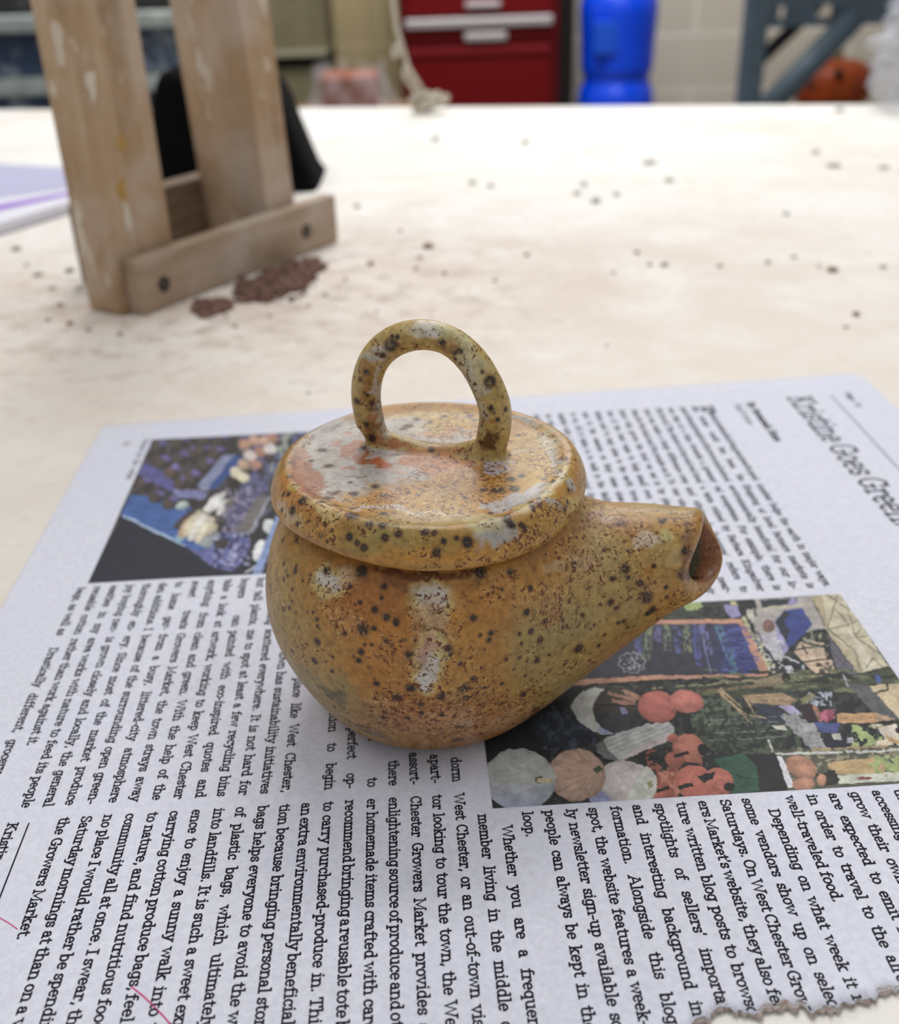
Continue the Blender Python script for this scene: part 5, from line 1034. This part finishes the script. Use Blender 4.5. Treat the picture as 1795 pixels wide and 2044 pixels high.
# ---- glaze: every vertex gets its own fired colour
def glaze(Vw, N, kind):
    n = len(Vw); P = Vw - np.array([PX, PY, 0]); px, py = project(Vw); view = Vw - CAM; view /= np.linalg.norm(view, axis=1)[:, None]
    front = (N * view).sum(1) < -0.03
    n1 = fbm(P, 60, 11, 4); n2 = fbm(P, 140, 23, 4); n3 = fbm(P, 420, 31, 3); n4 = fbm(P, 34, 41, 3)
    C = lin((188, 136, 62))[None, :] * (1 + 0.30 * (n3 - 0.5) + 0.25 * (n2 - 0.5))[:, None]
    def blend(k, c): nonlocal C; k = np.clip(k, 0, 1)[:, None]; C = C * (1 - k) + lin(c)[None, :] * k * (1 + 0.22 * (n3 - 0.5))[:, None]
    fleck = 0.16 + 0.5 * sstep(n2, 0.5, 0.65)
    n5 = fbm(P, 1000, 51, 2); wx = (n2 - 0.5) * 50 + (n3 - 0.5) * 34 + (n5 - .5) * 16; wy = (fbm(P, 150, 77, 3) - 0.5) * 50 + (fbm(P, 480, 78, 3) - 0.5) * 30
    qx, qy = px + wx, py + wy
    def zone(x, y, rx, ry, soft=0.5, rot=0):
        a = math.radians(rot); dx, dy = qx - x, qy - y; u = (dx * math.cos(a) + dy * math.sin(a)) / rx; w = (-dx * math.sin(a) + dy * math.cos(a)) / ry
        return sstep(np.hypot(u, w), 1 + soft / 2, 1 - soft / 2) * front
    # broad drift between ochre, olive and rust all round the pot
    blend(0.75 * sstep(n1, 0.52, 0.68), (166, 146, 86)); blend(0.42 * sstep(n4, 0.56, 0.70), (180, 108, 62)); blend(0.45 * sstep(n2, 0.60, 0.74), (204, 158, 84)); blend(0.40 * sstep(n2, 0.42, 0.30), (142, 92, 44))
    OLIVE, RUST, CREAM, GREY, WHITE, BROWN, ORANGE, PINK = (166, 150, 92), (166, 98, 50), (218, 198, 134), (184, 178, 172), (222, 216, 208), (104, 56, 30), (158, 88, 42), (188, 140, 94)
    if kind == 'body':
        for x, y, rx, ry, k, c_ in ((590, 1320, 60, 110, .6, OLIVE), (560, 1180, 40, 90, .5, OLIVE), (1130, 1290, 90, 80, .65, OLIVE), (1040, 1290, 30, 90, .6, (162, 152, 90)), (1080, 1380, 60, 60, .5, OLIVE), (1240, 1140, 70, 60, .45, (178, 160, 104)), (1330, 1090, 50, 50, .45, (188, 166, 104)),
                                    (690, 1240, 80, 90, .55, (194, 128, 48)), (740, 1180, 70, 50, .6, RUST), (790, 1300, 60, 80, .45, (186, 112, 48)), (800, 1420, 110, 30, .6, RUST), (930, 1440, 150, 36, .6, (188, 112, 66)), (960, 1190, 90, 50, .6, (190, 124, 58)), (960, 1330, 70, 80, .55, (194, 134, 58)), (1120, 1150, 60, 50, .4, (196, 140, 66)),
                                    (900, 1485, 150, 20, .6, (176, 130, 80)), (720, 1440, 60, 40, .5, (166, 140, 88)), (1220, 1040, 70, 14, .75, PINK), (1190, 1130, 50, 40, .5, (186, 160, 110)), (1240, 1230, 60, 60, .4, (178, 148, 80)), (640, 1400, 60, 50, .6, (166, 146, 92))): blend(k * zone(x, y, rx * 1.1, ry * 1.1, 1.7), c_)
        for x, y, rx, ry, k, c_, rot in ((862, 1196, 52, 44, .9, CREAM, 0), (862, 1188, 38, 30, .95, WHITE, 0), (862, 1226, 34, 24, .75, (210, 190, 160), 0), (860, 1250, 42, 66, .6, PINK, 0), (862, 1264, 26, 20, .8, BROWN, 0), (860, 1318, 34, 62, .85, CREAM, 0), (858, 1340, 22, 30, .95, WHITE, 0), (852, 1305, 18, 30, .8, (196, 150, 130), 0),
                                         (660, 1168, 40, 28, .85, CREAM, -20), (656, 1166, 26, 16, .9, WHITE, -10), (690, 1160, 16, 22, .7, (206, 170, 130), 0), (1285, 1070, 28, 18, .85, (206, 190, 172), 10), (1330, 1064, 20, 14, .7, (206, 200, 140), 0), (1205, 1036, 36, 10, .6, (206, 180, 158), 10), (1345, 1110, 22, 22, .5, (206, 186, 128), 0), (1105, 1125, 26, 14, .6, (196, 170, 128), 0), (1165, 1122, 26, 20, .6, (204, 172, 130), 0),
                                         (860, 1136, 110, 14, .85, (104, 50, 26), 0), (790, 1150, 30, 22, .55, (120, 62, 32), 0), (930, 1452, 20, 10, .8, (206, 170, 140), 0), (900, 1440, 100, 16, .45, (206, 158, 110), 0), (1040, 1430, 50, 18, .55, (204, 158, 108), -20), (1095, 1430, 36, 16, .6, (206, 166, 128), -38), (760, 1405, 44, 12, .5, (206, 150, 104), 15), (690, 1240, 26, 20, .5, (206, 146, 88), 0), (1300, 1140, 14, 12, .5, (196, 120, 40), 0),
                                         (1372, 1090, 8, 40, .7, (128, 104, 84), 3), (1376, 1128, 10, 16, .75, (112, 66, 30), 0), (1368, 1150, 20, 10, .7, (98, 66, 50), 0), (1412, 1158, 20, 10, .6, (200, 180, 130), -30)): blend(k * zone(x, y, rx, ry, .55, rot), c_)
        for x, y, r in ((862, 1230, 70), (862, 1330, 56), (780, 1410, 60), (930, 1440, 110), (1060, 1430, 70), (660, 1180, 50), (690, 1240, 40), (1280, 1075, 50), (1200, 1040, 60), (1110, 1220, 60), (1160, 1110, 60), (1090, 1190, 50), (780, 1285, 30)): fleck = np.maximum(fleck, 1.15 * sstep(np.hypot(qx - x, qy - y), r * 1.2, r * .5) * front)
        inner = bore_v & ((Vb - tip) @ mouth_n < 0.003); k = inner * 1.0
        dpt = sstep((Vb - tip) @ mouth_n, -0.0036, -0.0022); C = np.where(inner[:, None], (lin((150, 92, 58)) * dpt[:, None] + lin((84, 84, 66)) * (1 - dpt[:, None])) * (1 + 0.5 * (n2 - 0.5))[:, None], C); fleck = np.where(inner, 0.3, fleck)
        rimk = sstep(np.abs((Vb - tip) @ mouth_n), 0.0014, 0.0004) * (~inner) * sp_v; blend(0.35 * rimk, (150, 92, 48))
    elif kind == 'lid':
        for x, y, rx, ry, k, c_ in ((760, 1075, 90, 34, .65, (160, 146, 84)), (880, 1075, 50, 26, .5, (170, 146, 76)), (1090, 1050, 70, 30, .5, (184, 150, 72)), (870, 840, 110, 22, .8, (192, 164, 92)), (1080, 900, 60, 60, .6, (196, 166, 96)), (900, 990, 130, 40, .5, (208, 150, 70)), (1060, 960, 60, 40, .5, (212, 170, 84)), (590, 950, 30, 50, .6, (190, 124, 60)), (640, 990, 50, 30, .6, (196, 120, 66)),
                                    (860, 920, 80, 20, .65, (182, 110, 72)), (920, 870, 90, 18, .6, (182, 124, 84)), (860, 870, 60, 14, .7, (184, 128, 90)), (800, 1115, 200, 14, .5, (208, 146, 62))): blend(k * zone(x, y, rx, ry, 1.0), c_)
        for x, y, rx, ry, k, c_, rot in ((700, 900, 110, 66, .95, GREY, -6), (680, 950, 76, 34, .95, GREY, 0), (800, 945, 50, 22, .95, GREY, 0), (650, 970, 50, 20, .8, GREY, 30), (800, 850, 60, 14, .8, GREY, 0), (830, 870, 120, 12, .8, GREY, 8), (925, 893, 60, 12, .9, GREY, 0), (935, 865, 18, 8, .7, GREY, 0), (985, 934, 32, 6, .95, (196, 186, 196), -4),
                                         (612, 950, 26, 60, .85, ORANGE, -34), (640, 990, 34, 14, .8, ORANGE, 28), (725, 906, 22, 9, .95, ORANGE, 0), (764, 916, 19, 11, .98, (190, 98, 48), 0), (695, 892, 34, 8, .8, (184, 112, 74), -8), (700, 868, 16, 6, .7, (184, 116, 84), 0), (700, 930, 20, 6, .7, (184, 116, 76), 10), (660, 925, 14, 8, .5, (170, 124, 84), 0), (800, 960, 20, 8, .6, (190, 130, 76), 0), (790, 935, 24, 5, .6, (196, 136, 100), 0), (760, 960, 12, 5, .4, (200, 140, 80), 0),
                                         (988, 1070, 42, 30, .97, GREY, 10), (955, 1048, 40, 22, .75, (206, 192, 140), 10), (1060, 985, 70, 13, .95, (196, 190, 190), -28), (1010, 1000, 50, 12, .9, (196, 190, 188), -14), (1100, 1002, 15, 10, .9, GREY, 30), (1142, 960, 10, 14, .9, GREY, -10), (1106, 905, 12, 40, .9, GREY, -22), (1092, 880, 14, 24, .6, (206, 194, 140), -20), (1040, 842, 26, 8, .85, GREY, 18), (1052, 1018, 20, 14, .7, (206, 192, 140), -20), (790, 1018, 80, 6, .85, (206, 198, 188), 4), (870, 1022, 70, 5, .7, (214, 196, 150), 0),
                                         (570, 1015, 12, 20, .75, (206, 176, 156), -20), (590, 1035, 14, 14, .7, (204, 180, 130), 20), (640, 1010, 36, 14, .7, (212, 190, 132), 25), (664, 1022, 30, 14, .7, (212, 190, 130), 25), (600, 978, 10, 8, .7, (208, 186, 90), 0), (1110, 960, 40, 12, .6, (212, 194, 120), -50), (1140, 1000, 20, 20, .5, (206, 190, 120), 0)): blend(k * zone(x, y, rx, ry, .5, rot), c_)
        fleck = fleck * (1 - .9 * zone(720, 910, 110, 60)); 
        for x, y, r in ((880, 975, 110), (800, 1010, 90), (960, 950, 80), (1090, 920, 60), (1110, 1020, 60), (640, 1030, 60), (600, 890, 40), (920, 860, 90), (690, 880, 40), (1060, 1090, 60)): fleck = np.maximum(fleck, 1.25 * sstep(np.hypot(qx - x, (qy - y) * 1.5), r * 1.2, r * .5) * front * (1 - .95 * zone(700, 915, 105, 60)))
    else:
        blend(0.7 * front + 0.1, (200, 176, 112))
        for x, y, rx, ry, k, c_, rot in ((846, 662, 38, 17, .95, WHITE, 0), (800, 660, 40, 16, .5, (206, 180, 116), 0), (750, 704, 30, 16, .85, (204, 198, 186), -45), (905, 676, 50, 12, .7, (206, 198, 150), 30), (940, 730, 30, 40, .75, (204, 196, 156), -40), (950, 760, 14, 40, .7, (204, 198, 176), -25), (728, 760, 18, 36, .85, (164, 118, 56), 8), (738, 808, 24, 12, .8, (118, 70, 36), 0), (750, 780, 10, 50, .8, (198, 194, 186), 8), (768, 850, 10, 30, .85, (196, 190, 178), -20), (740, 838, 16, 14, .7, (190, 124, 82), 0), (746, 860, 12, 18, .75, (118, 72, 38), 0),
                                         (790, 888, 60, 9, .85, (184, 114, 70), 22), (880, 905, 60, 10, .8, (186, 118, 72), 0), (985, 820, 20, 60, .55, (180, 152, 74), 0), (960, 800, 8, 60, .75, (200, 192, 168), -8), (984, 886, 16, 24, .92, (88, 54, 28), 20), (978, 845, 10, 8, .6, (176, 116, 44), 0), (820, 690, 50, 12, .5, (168, 128, 56), 0), (880, 690, 30, 9, .6, (160, 116, 48), 0), (905, 702, 12, 10, .7, (150, 100, 50), 0)): blend(k * zone(x, y, rx, ry, .6, rot), c_)
        fleck = np.maximum(fleck * .8, .42 * front)
    # iron spots
    D = np.zeros(n); RING = np.zeros(n)
    spots3 = []
    for x, y, r, ex in SPOTS[kind]:
        k = np.where(front & (np.abs(px - x) < 4) & (np.abs(py - y) < 4))[0]
        if len(k) == 0: continue
        k = k[np.argmin(np.linalg.norm(Vw[k] - CAM, axis=1))]; spots3.append((Vw[k], r * np.linalg.norm(Vw[k] - CAM) / FPX, ex, 1.0))
    g = np.random.default_rng({'body': 3, 'lid': 5, 'loop': 9}[kind]); m_ = {'body': 1500, 'lid': 800, 'loop': 130}[kind]
    cand = g.integers(0, n, m_)
    for k in cand:
        big = g.random() < 0.14 and not front[k]
        spots3.append((Vw[k], (0.00055 + 0.0004 * g.random()) if big else (0.00011 + 0.00024 * g.random() ** 2), 0.0, 0.9 if big else 0.25 + 0.5 * g.random()))
    order = np.argsort(Vw[:, 0]); xs = Vw[order, 0]
    for p, r, ex, st in spots3:
        i0, i1 = np.searchsorted(xs, [p[0] - 2.2 * r, p[0] + 2.2 * r]); kk = order[i0:i1]; d = np.linalg.norm(Vw[kk] - p, axis=1) / r; d = d * (1 + 0.30 * (n3[kk] - 0.5) * 2 + .2 * (n2[kk] - .5) * 2)
        D[kk] = np.maximum(D[kk], st * sstep(d, 1.28, 0.80)); RING[kk] = np.maximum(RING[kk], 0.55 * sstep(d, 2.0, 1.0) * st)
        if ex > 0: D[kk] = np.where(d < 0.42, D[kk] * (1 - ex * sstep(d, .42, .15)), D[kk])
    blend(RING, (128, 82, 36)); blend(D * 0.96, (42, 34, 32))
    for x, y, rx, ry, rot, k, c_ in STREAKS[kind]: blend(k * zone(x, y, rx, ry, .5, rot) , c_)
    return np.clip(C * GAIN, 0.004, 0.92), np.clip(fleck, 0, 1)
GAIN = 0.82
SPOTS = {'body': [(586,1136,5,0),(536,1168,6,0),(649,1137,8,0),(719,1136,11,0),(696,1173,4,0),(716,1205,5,0),(759,1196,4,0),(745,1221,6,0),(769,1236,7,0),(790,1246,7,0),(764,1171,6,0),(630,1239,4.5,0),(630,1249,4,0),(621,1226,3,0),(611,1225,3,0),(722,1260,10,0),(743,1256,5,0),(686,1266,5,0),(631,1285,7,0),(580,1302,6,0),(726,1288,3.5,0),(740,1289,3.5,0),(769,1282,5,0),(718,1304,7,0),(715,1321,5.5,0),(624,1323,8,.5),(747,1310,3,0),(661,1312,3.5,0),(749,1367,6,0),(794,1397,9,0),(769,1426,5,0),(761,1435,6,0),(574,1216,4,0),(562,1217,5,0),(563,1159,4,0),(571,1148,3,0),(563,1125,4,0),(589,1075,5,0),(562,1077,5,0),(552,1154,3.5,0),(580,1180,3,0),(588,1128,3.5,0),(556,1200,3,0),(580,1200,3,0),(601,1157,3.5,0),(660,1343,4,0),
  (961,1139,12,0),(1021,1140,6,0),(1062,1172,6,0),(1055,1225,6.5,0),(1092,1243,5.5,0),(947,1236,6,0),(983,1265,6,0),(979,1280,5,0),(962,1270,4,0),(899,1297,6.5,0),(922,1327,4.5,0),(1081,1279,7,0),(1014,1318,4,0),(1039,1315,4,.5),(1075,1321,8,0),(949,1357,5.5,0),(930,1377,8.5,0),(885,1393,10,0),(931,1397,6,0),(1047,1391,8.5,0),(816,1375,10,0),(815,1310,7.5,0),(840,1410,5.5,0),(839,1425,5.5,0),(885,1430,7,0),(811,1436,5.5,0),(1003,1408,5,0),(1101,1343,4.5,0),(1051,1351,3.5,0),(912,1480,7,0),(793,1366,3,0),(829,1279,3.5,0),(1005,1175,3.5,0),(1030,1213,3,0),(902,1311,4,0),(1062,1262,6,0),(970,1300,3,0),(1006,1367,4,0),(969,1376,4,0),(1040,1268,4,0),(1045,1285,3.5,0),(1030,1340,3,0),
  (1150,1124,7.5,.7),(1211,1094,4.5,.3),(1261,1099,4.5,.3),(1251,1135,9.5,.4),(1227,1154,6.5,0),(1255,1156,5,0),(1281,1166,8.5,.4),(1294,1194,13,.35),(1306,1221,9,0),(1298,1226,7,0),(1261,1196,3.2,0),(1220,1206,6.5,.2),(1233,1217,4.5,0),(1308,1132,4.5,0),(1378,1153,9,.2),(1387,1150,7,0),(1362,1153,5,0),(1333,1176,4.5,0),(1158,1297,10,.25),(1198,1290,4.5,0),(1167,1232,5,0),(1238,1244,4.5,0),(1248,1242,4,0),(1321,1037,6,0),(1329,1034,5,0),(1236,1042,5,0),(1244,1040,5,0),(1372,1098,7,.3),(1332,1196,4,0),(1125,1240,4,0),(1140,1200,3.5,0),(1190,1250,3.5,0),(1100,1310,3,0),(1130,1330,4,0),(1180,1320,4,0),(1210,1270,4,0)],
 'lid': [(586,922,6,0),(575,949,7,0),(588,964,6,0),(601,996,10,0),(580,1018,8,0),(560,1018,5,0),(562,985,6,0),(573,983,6,0),(651,990,9,0),(663,982,9,0),(674,978,7,0),(645,998,7,0),(706,982,10,0),(673,1006,6,0),(702,1025,11,0),(764,1022,6,0),(734,1044,8,.75),(763,1045,8,.75),(767,1073,7,.7),(694,1074,8,.3),(710,1085,6,.5),(726,1094,8,.4),(794,1064,8,.6),(850,1058,8,.55),(637,1070,5,.4),(645,1049,5,0),(641,895,8,0),(654,926,9,0),(720,893,9,0),(696,960,6,0),(745,967,8,0),(618,917,5,0),(852,1059,8,.5),(870,1061,7,.4),(914,1075,4.5,0),(937,1082,10,0),(874,1105,10,.3),(889,1080,6,0),(1012,1026,7,0),(1015,1036,7,0),(1021,1044,7,0),(1026,1050,5,0),(1058,1000,5,0),(1062,1007,6,0),(1067,1014,5,0),(1074,992,5,0),(1077,999,6,0),(1081,1006,5,0),(986,975,9,0),(998,975,9,0),(965,975,7,0),(1029,973,9,0),(1021,953,8,0),(981,1021,5,0),(1136,999,5,0),(1104,1018,5,0),(1132,1015,5,0),(1117,912,5,0),(1126,914,5,0),(1037,865,6,0),(889,828,6,0),(934,827,8,0),(1052,1051,7,0),(1044,1047,6,0),(830,834,6,0),(812,848,8,0),(804,853,7,0),(860,840,6,0),(950,835,5,0),(700,1012,4,0),(1000,885,5,0),(1012,870,5,0),(1020,905,5,0),(1042,948,6,0),(1088,952,6,0),(1100,958,5,0),(765,985,6,0),(810,980,5,0),(840,985,5,0),(930,990,5,0),(590,1050,4,0),(1138,975,4,0),(650,1082,4,0),(660,1060,4,0),(880,1100,3,0)],
 'loop': [(779,692,11.5,.35),(982,761,10.5,.5),(880,687,7,0),(917,704,6,0),(730,746,6,0),(761,711,5,0),(709,803,6,0),(738,876,9,0),(728,850,6,0),(957,887,5,0),(995,839,5,0),(977,816,6,0),(929,915,5,0),(935,923,6,0),(860,897,7,0),(779,673,4,0),(790,673,4,0),(989,825,3,0),(1014,815,5,0),(905,708,5,0),(906,719,4,0),(967,746,4,0),(945,768,4,0),(716,760,4,0),(733,792,3.5,0),(745,806,5,0)]}
STREAKS = {'body': [(655, 1378, 10, 26, -40, .7, (100, 88, 70)), (672, 1394, 9, 30, -42, .6, (104, 92, 74)), (746, 1460, 40, 9, 24, .7, (108, 98, 82)), (715, 1452, 24, 6, 30, .6, (108, 96, 76)), (1068, 1427, 10, 18, 32, .85, (92, 54, 32)), (1170, 1208, 7, 7, 0, .6, (160, 84, 40)), (1185, 1040, 20, 4, -4, .7, (150, 86, 50)), (1240, 1042, 16, 4, -10, .6, (120, 70, 50)), (1100, 1222, 14, 14, 0, .6, (150, 90, 44))],
           'lid': [(586, 925, 14, 5, -40, .7, (120, 60, 34)), (612, 948, 14, 4, 30, .6, (150, 74, 40)), (720, 950, 16, 4, -6, .6, (110, 60, 46)), (1032, 912, 40, 3, -24, .7, (198, 190, 186)), (880, 905, 12, 6, 0, .5, (140, 84, 52))], 'loop': []}
m = mat('speckled_glaze', None, 0.36, 0.45); t = NT(m); a = attr_node(t, 'glaze'); fl_ = attr_node(t, 'fleck'); v = t.coord()
w1 = t.noise(v, 520, 2, 0.5, 0.8); w2 = t.noise(v, 330, 3, 0.6); w3 = t.noise(v, 1350, 2, 0.5); w4 = t.noise(v, 1500, 2, 0.6)
ridge = t.math('ABSOLUTE', t.math('SUBTRACT', w1, 0.5)); worm = t.step(ridge, 0.060, 0.042); gate = t.step(w3, 0.50, 0.54)
thr = t.math('SUBTRACT', 0.72, t.math('MULTIPLY', fl_.outputs['Fac'], 0.42)); patch = t.math('GREATER_THAN', w2, thr)
k = t.math('MULTIPLY', t.math('MULTIPLY', worm, gate), patch)
pale = t.math('MULTIPLY', t.math('MULTIPLY', t.step(w4, 0.54, 0.64), fl_.outputs['Fac']), 0.52)
c = t.mix(pale, a.outputs['Color'], rgba((214, 180, 118)))
fine = t.math('MULTIPLY', t.step(w4, 0.40, 0.30), 0.28); c = t.mix(fine, c, rgba((138, 84, 40)))
mt = t.noise(v, 700, 4, 0.65); c = t.mix(1.0, c, t.ramp(mt, [(0.30, (0.64, 0.60, 0.54)), (0.52, (1.0, 1.0, 1.0)), (0.72, (1.16, 1.15, 1.10))]), 'MULTIPLY')
c = t.mix(t.math('MULTIPLY', k, 0.88), c, rgba((92, 40, 20))); t.base(c)
t.bump(t.math('ADD', t.noise(v, 150, 3, 0.5), t.math('MULTIPLY', w4, 0.15)), 0.10, 0.0008); M_GLAZE = m
t.set(t.b.inputs['Roughness'], t.math('ADD', 0.30, t.math('MULTIPLY', w2, 0.2)))
pot = empty('teapot', (PX, PY, POT_Z)); tag(pot, 'small ochre speckled stoneware teapot with loop-handled lid and short spout on the newspaper', 'teapot')
def piece(name, V, Q, N, faces, C, fl, parent, origin):
    Qs = Q[faces]; used = np.unique(Qs); mp = np.full(len(V), -1, np.int64); mp[used] = np.arange(len(used))
    me = mesh_np(name, V[used] - origin, mp[Qs], True); set_color(me, 'glaze', C[used]); set_float(me, 'fleck', fl[used])
    me.normals_split_custom_set_from_vertices(N[used].tolist()); return link(name, me, M_GLAZE, parent)
org = np.array([PX, PY, POT_Z])
Cb, Fb = glaze(Vb_w, Nb, 'body')
fsp = sp_v[Qb].sum(1) >= 2
body = piece('pot_body', Vb_w, Qb, Nb, ~fsp, Cb, Fb, pot, org)
piece('spout', Vb_w, Qb, Nb, fsp, Cb, Fb, pot, org)
Cl1, Fl1 = glaze(Vl_w, Nl, 'lid'); Cl2, Fl2 = glaze(Vl_w, Nl, 'loop')
kl = sstep(sample_l, 0, 1) if False else lo_v.astype(float)
Cl = np.where(lo_v[:, None], Cl2, Cl1); Fl = np.where(lo_v, Fl2, Fl1)
fll = lo_v[Ql].sum(1) >= 2
lid = piece('lid', Vl_w, Ql, Nl, ~fll, Cl, Fl, pot, org)
piece('loop_handle', Vl_w, Ql, Nl, fll, Cl, Fl, lid, org)
